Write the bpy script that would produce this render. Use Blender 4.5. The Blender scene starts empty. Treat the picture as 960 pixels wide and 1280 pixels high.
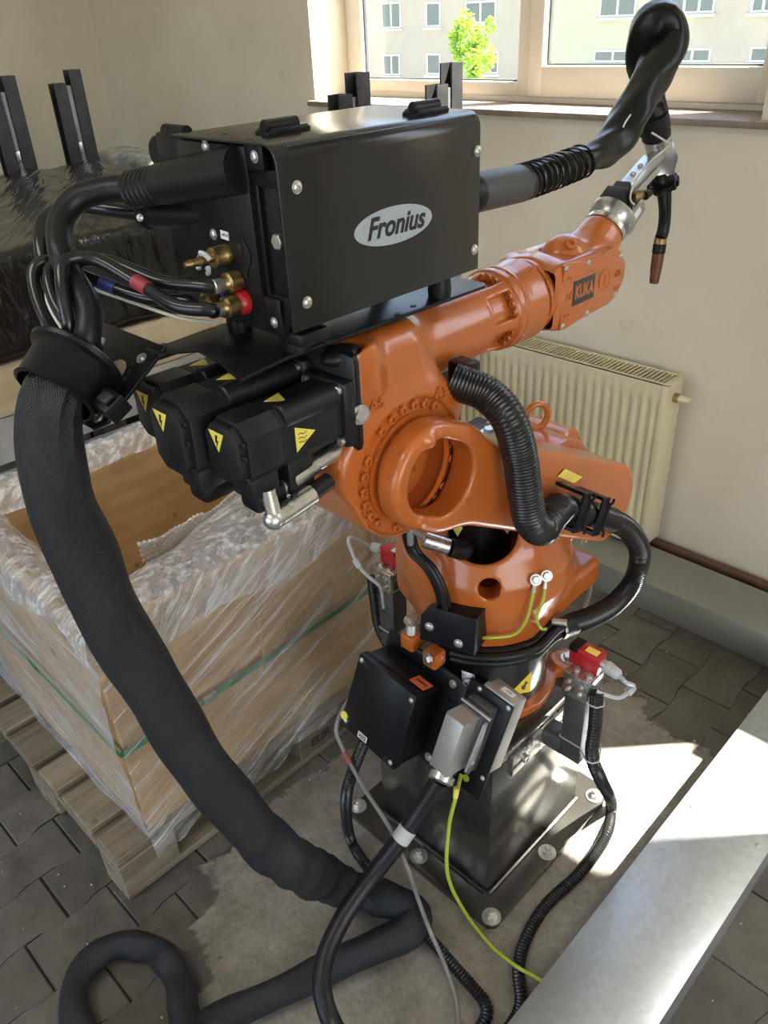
import bpy, bmesh, math, random
import numpy as np
from mathutils import Vector, Matrix
from mathutils.bvhtree import BVHTree

random.seed(7)
rng = np.random.default_rng(7)
S = bpy.context.scene
COL = S.collection

# ------------------------------------------------------------------ camera
YAW, PITCH, ROLL = math.radians(45.83), math.radians(31.74), math.radians(-2.885)
FPX, CAMH = 1006.0, 1.72
_h = np.array([-math.sin(YAW), math.cos(YAW), 0]); _r = np.array([math.cos(YAW), math.sin(YAW), 0]); _u = np.array([0, 0, 1.0])
_fw = _h * math.cos(PITCH) - _u * math.sin(PITCH); _up = _h * math.sin(PITCH) + _u * math.cos(PITCH)
_c, _s = math.cos(ROLL), math.sin(ROLL)
CAMR = np.array([_c * _r + _s * _up, -_s * _r + _c * _up, _fw])
CAMP = np.array([0, 0, CAMH])
cam = bpy.data.cameras.new('camera')
cam.sensor_fit = 'VERTICAL'; cam.sensor_height = 36.0; cam.lens = FPX / 1280 * 36.0
cam.clip_start = 0.05; cam.clip_end = 300
camo = bpy.data.objects.new('camera', cam); COL.objects.link(camo)
camo.matrix_world = Matrix([[CAMR[0][i], CAMR[1][i], -CAMR[2][i], CAMP[i]] for i in range(3)] + [[0, 0, 0, 1]])
S.camera = camo


def P(px, py, x=None, y=None, z=None, d=None):
    """photo pixel -> point on a plane x/y/z = const, or at forward distance d"""
    r = CAMR.T @ np.array([(px - 480) / FPX, -(py - 640) / FPX, 1.0])
    if d is None:
        d = x / r[0] if x is not None else (y / r[1] if y is not None else (z - CAMH) / r[2])
    return Vector(CAMP + r * d)


def PC(px, py, r, cx=-0.82, cy=1.08):
    """photo pixel -> nearest point on the upright cylinder of radius r about the robot's first axis"""
    q = CAMR.T @ np.array([(px - 480) / FPX, -(py - 640) / FPX, 1.0]); a = q[0] ** 2 + q[1] ** 2; b = -(q[0] * cx + q[1] * cy); c = cx * cx + cy * cy - r * r
    return Vector(CAMP + q * ((-b - math.sqrt(max(0.0, b * b - a * c))) / a))


# ------------------------------------------------------------------ light
SUN_DIR = Vector((-0.457, -0.5, -1.0)).normalized()
S.view_settings.view_transform = 'Standard'; S.view_settings.look = 'None'
S.view_settings.gamma = 1.0; S.view_settings.use_curve_mapping = False
S.view_settings.exposure = -0.06
w = bpy.data.worlds.new('sky'); S.world = w; w.use_nodes = True
wn = w.node_tree.nodes; wl = w.node_tree.links; wn.clear()
wo = wn.new('ShaderNodeOutputWorld'); wb = wn.new('ShaderNodeBackground'); sk = wn.new('ShaderNodeTexSky')
sk.sky_type = 'NISHITA'; sk.sun_disc = False; sk.sun_elevation = math.radians(56); sk.sun_rotation = math.radians(42)
sk.air_density = 1.0; sk.dust_density = 3.0
wb.inputs['Strength'].default_value = 0.80
wl.new(sk.outputs[0], wb.inputs[0]); wl.new(wb.outputs[0], wo.inputs[0])

sun = bpy.data.lights.new('sun', 'SUN'); sun.energy = 60.0; sun.angle = math.radians(0.6); sun.color = (1.0, 0.95, 0.86)
suno = bpy.data.objects.new('sun', sun); COL.objects.link(suno)
suno.location = (3, 6, 8)
suno.rotation_euler = SUN_DIR.to_track_quat('-Z', 'Y').to_euler()


def area(name, loc, target, sx, sy, energy, color):
    l = bpy.data.lights.new(name, 'AREA'); l.shape = 'RECTANGLE'; l.size = sx; l.size_y = sy; l.energy = energy; l.color = color
    o = bpy.data.objects.new(name, l); COL.objects.link(o); o.location = loc
    o.rotation_euler = (Vector(target) - Vector(loc)).to_track_quat('-Z', 'Y').to_euler()
    return o


# daylight entering by the wide workshop door behind the photographer; the overhead area light is an added fill
area('door_daylight', (-1.4, -3.35, 1.45), (-1.4, 0, 1.2), 3.4, 2.6, 34, (0.86, 0.93, 1.0))
area('hall_daylight', (3.3, -0.6, 1.6), (0, 0.4, 1.0), 3.0, 2.2, 46, (1.0, 0.95, 0.87))
area('overhead_fill_light', (-1.2, -0.9, 2.98), (-1.2, -0.9, 0), 1.5, 0.5, 22, (1.0, 0.95, 0.88))  # added fill from above, brightens the crate inside and upward faces


# ------------------------------------------------------------------ materials
def srgb(r, g, b):
    f = lambda c: (c / 255 / 12.92) if c / 255 <= 0.04045 else ((c / 255 + 0.055) / 1.055) ** 2.4
    return (f(r), f(g), f(b), 1.0)


class NT:
    def __init__(s, name):
        s.m = bpy.data.materials.new(name); s.m.use_nodes = True
        s.n = s.m.node_tree.nodes; s.l = s.m.node_tree.links
        s.b = s.n['Principled BSDF']; s.o = s.n['Material Output']

    def new(s, t, **k):
        nd = s.n.new(t)
        for a, v in k.items():
            if a in nd.inputs.keys() if isinstance(a, str) else False: nd.inputs[a].default_value = v
            else: setattr(nd, a, v)
        return nd

    def link(s, a, b): s.l.new(a, b)

    def coord(s, scale=(1, 1, 1), rot=(0, 0, 0), kind='Object'):
        tc = s.n.new('ShaderNodeTexCoord'); mp = s.n.new('ShaderNodeMapping')
        mp.inputs['Scale'].default_value = scale; mp.inputs['Rotation'].default_value = rot
        if kind == 'World':
            g = s.n.new('ShaderNodeNewGeometry'); s.link(g.outputs['Position'], mp.inputs[0])
        else:
            s.link(tc.outputs[kind], mp.inputs[0])
        return mp.outputs[0]

    def noise(s, vec, scale=5, detail=3, rough=0.55):
        t = s.n.new('ShaderNodeTexNoise'); t.inputs['Scale'].default_value = scale; t.inputs['Detail'].default_value = detail
        t.inputs['Roughness'].default_value = rough
        s.link(vec, t.inputs['Vector']); return t.outputs['Fac']

    def ramp(s, fac, stops):
        r = s.n.new('ShaderNodeValToRGB'); e = r.color_ramp.elements
        while len(e) < len(stops): e.new(0.5)
        for i, (p, c) in enumerate(stops):
            e[i].position = p; e[i].color = c if len(c) == 4 else (*c, 1)
        s.link(fac, r.inputs[0]); return r.outputs[0]

    def bump(s, h, strength=0.2, dist=0.002):
        bp = s.n.new('ShaderNodeBump'); bp.inputs['Strength'].default_value = strength; bp.inputs['Distance'].default_value = dist
        s.link(h, bp.inputs['Height']); s.link(bp.outputs[0], s.b.inputs['Normal']); return bp


MATS = {}


def mat(name, col, rough=0.5, metal=0.0, coat=0.0, var=0.0, vscale=8, bump=0.0, bscale=300, bdist=0.0006, rvar=0.0, spec=0.5):
    t = NT(name); b = t.b
    col = col if len(col) == 4 else (*col, 1)
    b.inputs['Base Color'].default_value = col; b.inputs['Roughness'].default_value = rough; b.inputs['Metallic'].default_value = metal
    b.inputs['Coat Weight'].default_value = coat; b.inputs['Coat Roughness'].default_value = 0.15
    b.inputs['Specular IOR Level'].default_value = spec
    if var > 0 or rvar > 0:
        v = t.coord(kind='World'); n = t.noise(v, vscale, 5, 0.6)
        if var > 0:
            c0 = tuple(max(0, c * (1 - var)) for c in col[:3]); c1 = tuple(min(1, c * (1 + var)) for c in col[:3])
            t.link(t.ramp(n, [(0.3, c0), (0.7, c1)]), b.inputs['Base Color'])
        if rvar > 0:
            mr = t.n.new('ShaderNodeMapRange'); mr.inputs['From Min'].default_value = 0.3; mr.inputs['From Max'].default_value = 0.7
            mr.inputs['To Min'].default_value = max(0.02, rough - rvar); mr.inputs['To Max'].default_value = min(1, rough + rvar)
            t.link(n, mr.inputs['Value']); t.link(mr.outputs[0], b.inputs['Roughness'])
    if bump > 0:
        t.bump(t.noise(t.coord(kind='World'), bscale, 2, 0.5), bump, bdist)
    MATS[name] = t.m
    return t.m


ORANGE = mat('orange_paint', (0.50, 0.128, 0.021), 0.32, 0, 0.6, 0.06, 12, 0.10, 260, 0.0005, 0.05)
BLACKP = mat('black_powder_coat', (0.008, 0.009, 0.011), 0.32, 0, 0, 0, 8, 0.08, 900, 0.0002, spec=.26)
FEEDER = mat('feeder_black_sheet', (0.013, 0.013, 0.014), 0.20)
MOTORB = mat('motor_black', (0.010, 0.011, 0.0135), 0.40, 0, 0, 0.15, 20, 0.08, 500, 0.0003, spec=.4)
PLASTIC = mat('black_plastic', (0.007, 0.007, 0.008), 0.38, spec=.26)
PLGREY = mat('dark_grey_plastic', (0.055, 0.058, 0.062), 0.5)
RUBBER = mat('black_rubber', (0.008, 0.008, 0.009), 0.40, 0, 0, 0.1, 30, spec=.35)
SHINYB = mat('shiny_black_cable', (0.012, 0.012, 0.013), 0.22)
CORRUG = mat('black_corrugated_plastic', (0.014, 0.014, 0.014), 0.28)
LEATHER = mat('black_leatherette_sleeve', (0.006, 0.006, 0.0065), 0.28, 0, 0, 0, 8, 0.25, 24, 0.006, spec=.25)
STEEL = mat('bright_steel', (0.62, 0.62, 0.60), 0.28, 0.95, 0, 0.12, 40, 0, 300, 0.0005, 0.08)
ZINC = mat('zinc_plated', (0.60, 0.60, 0.57), 0.36, 0.9, 0, 0.15, 60)
DARKST = mat('dark_steel', (0.16, 0.165, 0.165), 0.42, 0.7, 0, 0.2, 25, 0.1, 200, 0.0004)
ALU = mat('machined_aluminium', (0.46, 0.47, 0.48), 0.30, 0.9)
CASTALU = mat('cast_grey_metal', (0.42, 0.41, 0.39), 0.42, 0.55, 0, 0.1, 50, 0.1, 250, 0.0004)
BRASS = mat('brass', (0.38, 0.27, 0.12), 0.34, 0.95, 0, 0.2, 120)
COPPER = mat('copper_nozzle', (0.20, 0.095, 0.07), 0.42, 0.8, 0, 0.2, 60)
REDP = mat('red_plastic', (0.42, 0.015, 0.02), 0.3, 0, 0.2)
BLUEP = mat('blue_plastic', (0.02, 0.04, 0.16), 0.35)
WHITE = mat('white_label', (0.75, 0.75, 0.74), 0.5)
YELLOW = mat('yellow_sticker', (0.80, 0.60, 0.03), 0.45)
PALEYEL = mat('pale_yellow_sticker', (0.82, 0.68, 0.12), 0.45)
INK_SHADE = mat('ink_and_shade_black', (0.012, 0.012, 0.012), 0.5)  # print; also the painted dark of holes, slots and grille gaps
LOGOG = mat('grey_badge', (0.36, 0.42, 0.46), 0.35)
REDORA = mat('orange_red_label', (0.62, 0.13, 0.05), 0.45)
EARTH = mat('green_yellow_wire', (0.42, 0.48, 0.05), 0.35)
GREYC = mat('grey_cable', (0.22, 0.22, 0.21), 0.45)
LGREY = mat('light_grey_plastic', (0.45, 0.46, 0.46), 0.42)
WHITEC = mat('white_cable', (0.62, 0.60, 0.54), 0.4)
CREAM = mat('cream_radiator_enamel', (0.66, 0.585, 0.40), 0.34, 0, 0, 0.06, 5, 0.03, 60, 0.001)
FRAMEW = mat('window_frame_pvc', (0.66, 0.605, 0.51), 0.4, 0, 0, 0.04, 6)
SILLW = mat('sill_brown_board', (0.22, 0.165, 0.125), 0.45, 0, 0, 0.25, 12)
PIPEB = mat('brown_painted_pipe', (0.12, 0.055, 0.035), 0.5, 0, 0, 0.35, 15)
DUCTP = mat('grey_painted_duct', (0.26, 0.265, 0.235), 0.38, 0.25, 0, 0.06, 4)
GREENST = mat('green_strap', (0.02, 0.17, 0.06), 0.35)
TAPERED = mat('red_tape', (0.30, 0.03, 0.05), 0.4)
TAPEBR = mat('brown_tape', (0.30, 0.085, 0.045), 0.5)
CEIL = mat('ceiling_white', (0.72, 0.70, 0.64), 0.8)
SOIL = mat('joint_sand', (0.045, 0.04, 0.034), 0.9, 0, 0, 0.4, 60)
LEAF = mat('tree_leaf', (0.14, 0.28, 0.035), 0.5)
BARK = mat('tree_bark', (0.12, 0.09, 0.06), 0.8)


def wall_mat():
    t = NT('wall_plaster'); v = t.coord(kind='World')
    n = t.noise(v, 1.3, 6, 0.62); n2 = t.noise(v, 9, 6, 0.7); n3 = t.noise(v, 38, 4, 0.7)
    base = t.ramp(n, [(0.32, (0.62, 0.565, 0.45)), (0.68, (0.73, 0.675, 0.555))])
    smd = t.ramp(n2, [(0.26, (0.72, 0.70, 0.66)), (0.40, (1, 1, 1))])
    spk = t.ramp(n3, [(0.22, (0.6, 0.57, 0.52)), (0.27, (1, 1, 1))])
    m1 = t.new('ShaderNodeMixRGB', blend_type='MULTIPLY'); m1.inputs[0].default_value = 0.55
    m2 = t.new('ShaderNodeMixRGB', blend_type='MULTIPLY'); m2.inputs[0].default_value = 0.6
    t.link(base, m1.inputs[1]); t.link(smd, m1.inputs[2]); t.link(m1.outputs[0], m2.inputs[1]); t.link(spk, m2.inputs[2])
    t.link(m2.outputs[0], t.b.inputs['Base Color']); t.b.inputs['Roughness'].default_value = 0.62
    t.bump(t.noise(v, 30, 4, 0.6), 0.15, 0.003)
    return t.m


def paver_mat():
    t = NT('concrete_paver'); v = t.coord(kind='World'); oi = t.n.new('ShaderNodeObjectInfo')
    n = t.noise(v, 14, 7, 0.68); n2 = t.noise(v, 120, 3, 0.6); n3 = t.noise(v, 2.2, 4, 0.6); n4 = t.noise(v, 55, 2, 0.5)
    c = t.ramp(n, [(0.28, (0.070, 0.063, 0.053)), (0.72, (0.150, 0.135, 0.114))])
    hv = t.new('ShaderNodeHueSaturation'); mr = t.n.new('ShaderNodeMapRange'); mr.inputs['To Min'].default_value = 0.78; mr.inputs['To Max'].default_value = 1.12
    t.link(oi.outputs['Random'], mr.inputs['Value']); t.link(mr.outputs[0], hv.inputs['Value']); t.link(c, hv.inputs['Color'])
    spot = t.ramp(n4, [(0.735, (0, 0, 0)), (0.77, (1, 1, 1))])
    dust = t.ramp(n3, [(0.45, (0, 0, 0)), (0.75, (0.35, 0.35, 0.35))])
    m1 = t.new('ShaderNodeMixRGB'); t.link(spot, m1.inputs[0]); t.link(hv.outputs[0], m1.inputs[1]); m1.inputs[2].default_value = (0.42, 0.40, 0.36, 1)
    m2 = t.new('ShaderNodeMixRGB'); t.link(dust, m2.inputs[0]); t.link(m1.outputs[0], m2.inputs[1]); m2.inputs[2].default_value = (0.22, 0.20, 0.165, 1)
    t.link(m2.outputs[0], t.b.inputs['Base Color'])
    rr = t.ramp(n, [(0.3, (0.45,) * 3), (0.7, (0.7,) * 3)]); t.link(rr, t.b.inputs['Roughness'])
    ad = t.new('ShaderNodeMath', operation='ADD'); t.link(n, ad.inputs[0]); t.link(n2, ad.inputs[1])
    t.bump(ad.outputs[0], 0.25, 0.002)
    return t.m


def mortar_mat():
    t = NT('smeared_mortar'); v = t.coord(kind='World')
    n = t.noise(v, 9, 8, 0.7); n2 = t.noise(v, 90, 4, 0.65); n3 = t.noise(v, 30, 3, 0.6)
    c = t.ramp(n, [(0.28, (0.165, 0.148, 0.122)), (0.5, (0.27, 0.247, 0.21)), (0.72, (0.36, 0.34, 0.30))])
    g = t.ramp(n2, [(0.3, (0.62, 0.62, 0.62)), (0.6, (1, 1, 1))])
    m = t.new('ShaderNodeMixRGB', blend_type='MULTIPLY'); m.inputs[0].default_value = 0.7
    t.link(c, m.inputs[1]); t.link(g, m.inputs[2]); t.link(m.outputs[0], t.b.inputs['Base Color'])
    t.b.inputs['Roughness'].default_value = 0.62
    an = t.n.new('ShaderNodeAttribute'); an.attribute_name = 'cover'; na = t.noise(v, 16, 6, 0.65)
    sm = t.new('ShaderNodeMath', operation='ADD'); t.link(an.outputs['Fac'], sm.inputs[0]); t.link(na, sm.inputs[1])
    al = t.ramp(sm.outputs[0], [(0.80, (0, 0, 0)), (1.0, (.97, .97, .97))]); t.link(al, t.b.inputs['Alpha'])
    ad = t.new('ShaderNodeMath', operation='ADD'); t.link(n3, ad.inputs[0]); t.link(n2, ad.inputs[1])
    t.bump(ad.outputs[0], 0.4, 0.003)
    return t.m


def galv_mat():
    t = NT('galvanised_sheet'); v = t.coord(kind='World')
    vo = t.n.new('ShaderNodeTexVoronoi'); vo.inputs['Scale'].default_value = 75; t.link(v, vo.inputs['Vector'])
    bw = t.n.new('ShaderNodeRGBToBW'); t.link(vo.outputs['Color'], bw.inputs[0])
    v2 = t.coord((90, 1.5, 60), kind='World'); st = t.noise(v2, 2, 4, 0.6)
    n = t.noise(v, 5, 5, 0.6)
    c = t.ramp(bw.outputs[0], [(0.1, (0.50, 0.54, 0.575)), (0.9, (0.565, 0.61, 0.65))])
    t.link(c, t.b.inputs['Base Color']); t.b.inputs['Metallic'].default_value = 0.85
    mx = t.new('ShaderNodeMath', operation='ADD'); t.link(n, mx.inputs[0]); t.link(st, mx.inputs[1])
    r = t.ramp(mx.outputs[0], [(0.6, (0.26,) * 3), (1.3, (0.40,) * 3)]); t.link(r, t.b.inputs['Roughness'])
    t.bump(st, 0.04, 0.001)
    return t.m


def wood_mat(name, c0, c1, axis='Y', knots=True, rough=0.6, scale=1.0, grey=0.0):
    t = NT(name); oi = t.n.new('ShaderNodeObjectInfo')
    sc = {'X': (3, 40, 40), 'Y': (40, 3, 40), 'Z': (40, 40, 3)}[axis]
    v = t.coord(tuple(a * scale for a in sc), kind='World')
    addv = t.new('ShaderNodeVectorMath', operation='ADD'); cm = t.n.new('ShaderNodeCombineXYZ')
    m10 = t.new('ShaderNodeMath', operation='MULTIPLY'); m10.inputs[1].default_value = 37; t.link(oi.outputs['Random'], m10.inputs[0])
    t.link(m10.outputs[0], cm.inputs[0]); t.link(m10.outputs[0], cm.inputs[1]); t.link(v, addv.inputs[0]); t.link(cm.outputs[0], addv.inputs[1])
    n = t.noise(addv.outputs[0], 1.0, 6, 0.6); vw = t.coord(kind='World'); n2 = t.noise(vw, 6, 5, 0.6)
    c = t.ramp(n, [(0.3, c0), (0.7, c1)])
    dirt = t.ramp(n2, [(0.3, (0.62, 0.60, 0.57)), (0.6, (1, 1, 1))])
    m = t.new('ShaderNodeMixRGB', blend_type='MULTIPLY'); m.inputs[0].default_value = 0.6
    t.link(c, m.inputs[1]); t.link(dirt, m.inputs[2]); out = m.outputs[0]
    if knots:
        vo = t.n.new('ShaderNodeTexVoronoi'); vo.inputs['Scale'].default_value = 7; t.link(vw, vo.inputs['Vector'])
        k = t.ramp(vo.outputs['Distance'], [(0.055, (0.35, 0.30, 0.24)), (0.10, (1, 1, 1))])
        m3 = t.new('ShaderNodeMixRGB', blend_type='MULTIPLY'); m3.inputs[0].default_value = 0.8
        t.link(out, m3.inputs[1]); t.link(k, m3.inputs[2]); out = m3.outputs[0]
    hv = t.new('ShaderNodeHueSaturation'); mr = t.n.new('ShaderNodeMapRange'); mr.inputs['To Min'].default_value = 0.66; mr.inputs['To Max'].default_value = 1.2
    t.link(oi.outputs['Random'], mr.inputs['Value']); t.link(mr.outputs[0], hv.inputs['Value']); t.link(out, hv.inputs['Color'])
    hv.inputs['Saturation'].default_value = 1.0 - grey
    t.link(hv.outputs[0], t.b.inputs['Base Color']); t.b.inputs['Roughness'].default_value = rough
    t.bump(n, 0.15, 0.002)
    return t.m


def weave_mat():
    t = NT('woven_textile_sleeve'); tc = t.n.new('ShaderNodeTexCoord'); mp = t.n.new('ShaderNodeMapping')
    mp.inputs['Scale'].default_value = (1, 1, 1); t.link(tc.outputs['UV'], mp.inputs[0])
    w1 = t.n.new('ShaderNodeTexWave'); w1.bands_direction = 'DIAGONAL'; w1.inputs['Scale'].default_value = 4.6
    t.link(mp.outputs[0], w1.inputs['Vector'])
    mp2 = t.n.new('ShaderNodeMapping'); mp2.inputs['Rotation'].default_value = (0, 0, math.radians(90)); t.link(tc.outputs['UV'], mp2.inputs[0])
    w2 = t.n.new('ShaderNodeTexWave'); w2.bands_direction = 'DIAGONAL'; w2.inputs['Scale'].default_value = 4.6
    t.link(mp2.outputs[0], w2.inputs['Vector'])
    mul = t.new('ShaderNodeMath', operation='MULTIPLY'); t.link(w1.outputs['Fac'], mul.inputs[0]); t.link(w2.outputs['Fac'], mul.inputs[1])
    c = t.ramp(mul.outputs[0], [(0.0, (0.003, 0.0035, 0.0045)), (1.0, (0.042, 0.047, 0.056))])
    t.link(c, t.b.inputs['Base Color']); t.b.inputs['Roughness'].default_value = 0.46
    t.b.inputs['Specular IOR Level'].default_value = 0.5
    t.bump(mul.outputs[0], 0.6, 0.002)
    return t.m


def film_mat(name, rot, lo, hi, scale, tint=(0.86, 0.87, 0.88), rough=0.13, patch=(0.45, 1.3), cut=(0.44, 0.56, 0.70)):
    """thin stretched film: hazy, with pulled streaks and painted-in highlights along the small-scale axis after turning by rot"""
    t = NT(name); r = t.coord((1, 1, 1), rot, kind='World')
    def sc(k):
        mp = t.n.new('ShaderNodeMapping'); mp.inputs['Scale'].default_value = tuple(a * k for a in scale); t.link(r, mp.inputs[0]); return mp.outputs[0]
    vw = t.coord(kind='World')
    n = t.noise(sc(1), 1.0, 4, 0.6); n3 = t.noise(sc(3.1), 1.0, 3, 0.6); n2 = t.noise(vw, 5.5, 5, 0.65)
    a = t.ramp(n, [(cut[0], (lo,) * 3), (cut[1], (lo + (hi - lo) * 0.3,) * 3), (cut[2], (hi,) * 3)])  # white streaks put the film's highlights into alpha, beside its real haze
    a3 = t.ramp(n3, [(0.56, (0, 0, 0)), (0.70, (hi * .55,) * 3)])
    mx = t.new('ShaderNodeMath', operation='MAXIMUM'); t.link(a, mx.inputs[0]); t.link(a3, mx.inputs[1])
    a2 = t.ramp(n2, [(0.3, (patch[0],) * 3), (0.7, (min(1, patch[1]),) * 3)])
    mu = t.new('ShaderNodeMath', operation='MULTIPLY'); t.link(mx.outputs[0], mu.inputs[0]); t.link(a2, mu.inputs[1])
    t.b.inputs['Base Color'].default_value = (*tint, 1); t.b.inputs['Roughness'].default_value = rough
    t.b.inputs['Specular IOR Level'].default_value = 1.0
    t.link(mu.outputs[0], t.b.inputs['Alpha'])
    ad = t.new('ShaderNodeMath', operation='ADD'); t.link(n, ad.inputs[0]); t.link(n3, ad.inputs[1])
    t.bump(ad.outputs[0], 0.9, 0.010)
    return t.m


def blackfilm_mat():
    t = NT('black_stretch_film'); r = t.coord((1, 1, 1), (0.0, 0.0, 0.62), kind='World')
    def sc(k):
        mp = t.n.new('ShaderNodeMapping'); mp.inputs['Scale'].default_value = tuple(a * k for a in (1.6, 13, 5)); t.link(r, mp.inputs[0]); return mp.outputs[0]
    def ridge(x):
        a = t.new('ShaderNodeMath', operation='SUBTRACT'); t.link(x, a.inputs[0]); a.inputs[1].default_value = .5
        b = t.new('ShaderNodeMath', operation='ABSOLUTE'); t.link(a.outputs[0], b.inputs[0]); return b.outputs[0]
    n = ridge(t.noise(sc(1), 1.0, 4, 0.6)); n2 = ridge(t.noise(sc(1.7), 1.0, 1, 0.5))
    t.b.inputs['Base Color'].default_value = (0.005, 0.005, 0.0055, 1); t.b.inputs['Roughness'].default_value = 0.2
    ad = t.new('ShaderNodeMath', operation='ADD'); t.link(n, ad.inputs[0]); t.link(n2, ad.inputs[1])
    t.bump(ad.outputs[0], 0.7, 0.016)
    return t.m


def bubble_mat():
    t = NT('bubble_wrap_film'); 
    t.b.inputs['Base Color'].default_value = (0.80, 0.77, 0.72, 1); t.b.inputs['Roughness'].default_value = 0.2
    t.b.inputs['Alpha'].default_value = 0.55; t.b.inputs['Specular IOR Level'].default_value = 0.8
    return t.m


def glass_mat():
    t = NT('window_glass'); t.n.remove(t.b)
    tr = t.n.new('ShaderNodeBsdfTransparent'); tr.inputs[0].default_value = (0.96, 0.97, 0.96, 1)
    gl = t.n.new('ShaderNodeBsdfGlossy'); gl.inputs['Roughness'].default_value = 0.02
    df = t.n.new('ShaderNodeBsdfDiffuse'); df.inputs[0].default_value = (0.8, 0.78, 0.72, 1)
    v = t.coord(kind='World'); n = t.noise(v, 26, 6, 0.75)
    dirt = t.ramp(n, [(0.45, (0.012,) * 3), (0.75, (0.05,) * 3)])
    m1 = t.n.new('ShaderNodeMixShader'); t.link(dirt, m1.inputs[0]); t.link(tr.outputs[0], m1.inputs[1]); t.link(df.outputs[0], m1.inputs[2])
    lw = t.n.new('ShaderNodeLayerWeight'); lw.inputs['Blend'].default_value = 0.12
    fr = t.new('ShaderNodeMath', operation='MULTIPLY'); t.link(lw.outputs['Facing'], fr.inputs[0]); fr.inputs[1].default_value = 0.35
    m2 = t.n.new('ShaderNodeMixShader'); t.link(fr.outputs[0], m2.inputs[0]); t.link(m1.outputs[0], m2.inputs[1]); t.link(gl.outputs[0], m2.inputs[2])
    t.link(m2.outputs[0], t.o.inputs[0])
    return t.m


WALL = wall_mat(); PAVER = paver_mat(); MORTAR = mortar_mat(); GALV = galv_mat()
CRATEW = wood_mat('crate_plywood', (0.46, 0.285, 0.115), (0.62, 0.415, 0.195), 'Y', True, 0.55, 0.6)
PALLETW = wood_mat('weathered_pallet_wood', (0.15, 0.115, 0.070), (0.30, 0.245, 0.155), 'Y', True, 0.75, 1.0, 0.15)
PLANKW = wood_mat('dirty_plank', (0.46, 0.36, 0.22), (0.62, 0.53, 0.38), 'Y', False, 0.6, 0.5)
WEAVE = weave_mat(); BFILM = blackfilm_mat(); BUBBLE = bubble_mat(); GLASS = glass_mat()
FILM = film_mat('clear_stretch_film', (-0.42, 0, 0), 0.16, 0.90, (60, 1.6, 70))
FILML = film_mat('clear_stretch_film_end', (0, -0.12, 0), 0.40, 0.95, (1.6, 60, 70), tint=(0.74, 0.77, 0.79))
FILMT = film_mat('gathered_film', (-0.75, 0.35, 0.2), 0.34, 0.98, (48, 2.6, 55), rough=0.12, patch=(.6, 1.0), cut=(.40, .52, .64))


# ------------------------------------------------------------------ mesh helpers
def orient(axis, up=None):
    z = Vector(axis).normalized()
    h = Vector(up) if up is not None else (Vector((0, 0, 1)) if abs(z.z) < 0.95 else Vector((0, 1, 0)))
    x = h.cross(z).normalized(); y = z.cross(x)
    return Matrix([[x[i], y[i], z[i]] for i in range(3)])


def spline(pts, n=12, closed=False):
    pts = [Vector(p) for p in pts]; out = []; k = len(pts)
    rngk = range(k if closed else k - 1)
    for i in rngk:
        if closed: p0, p1, p2, p3 = pts[(i - 1) % k], pts[i], pts[(i + 1) % k], pts[(i + 2) % k]
        else:
            p1, p2 = pts[i], pts[i + 1]; p0 = pts[i - 1] if i > 0 else p1 * 2 - p2; p3 = pts[i + 2] if i + 2 < k else p2 * 2 - p1
        for j in range(n):
            t = j / n; t2 = t * t; t3 = t2 * t
            out.append(0.5 * ((2 * p1) + (p2 - p0) * t + (2 * p0 - 5 * p1 + 4 * p2 - p3) * t2 + (3 * p1 - p0 - 3 * p2 + p3) * t3))
    if not closed: out.append(pts[-1])
    return out


def resample(path, step):
    d = [0]
    for a, b in zip(path, path[1:]): d.append(d[-1] + (b - a).length)
    L = d[-1]; n = max(2, int(L / step)); out = []; j = 0
    for i in range(n + 1):
        s = L * i / n
        while j < len(d) - 2 and d[j + 1] < s: j += 1
        f = (s - d[j]) / max(1e-9, d[j + 1] - d[j]); out.append(path[j].lerp(path[j + 1], f))
    return out, L


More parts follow.
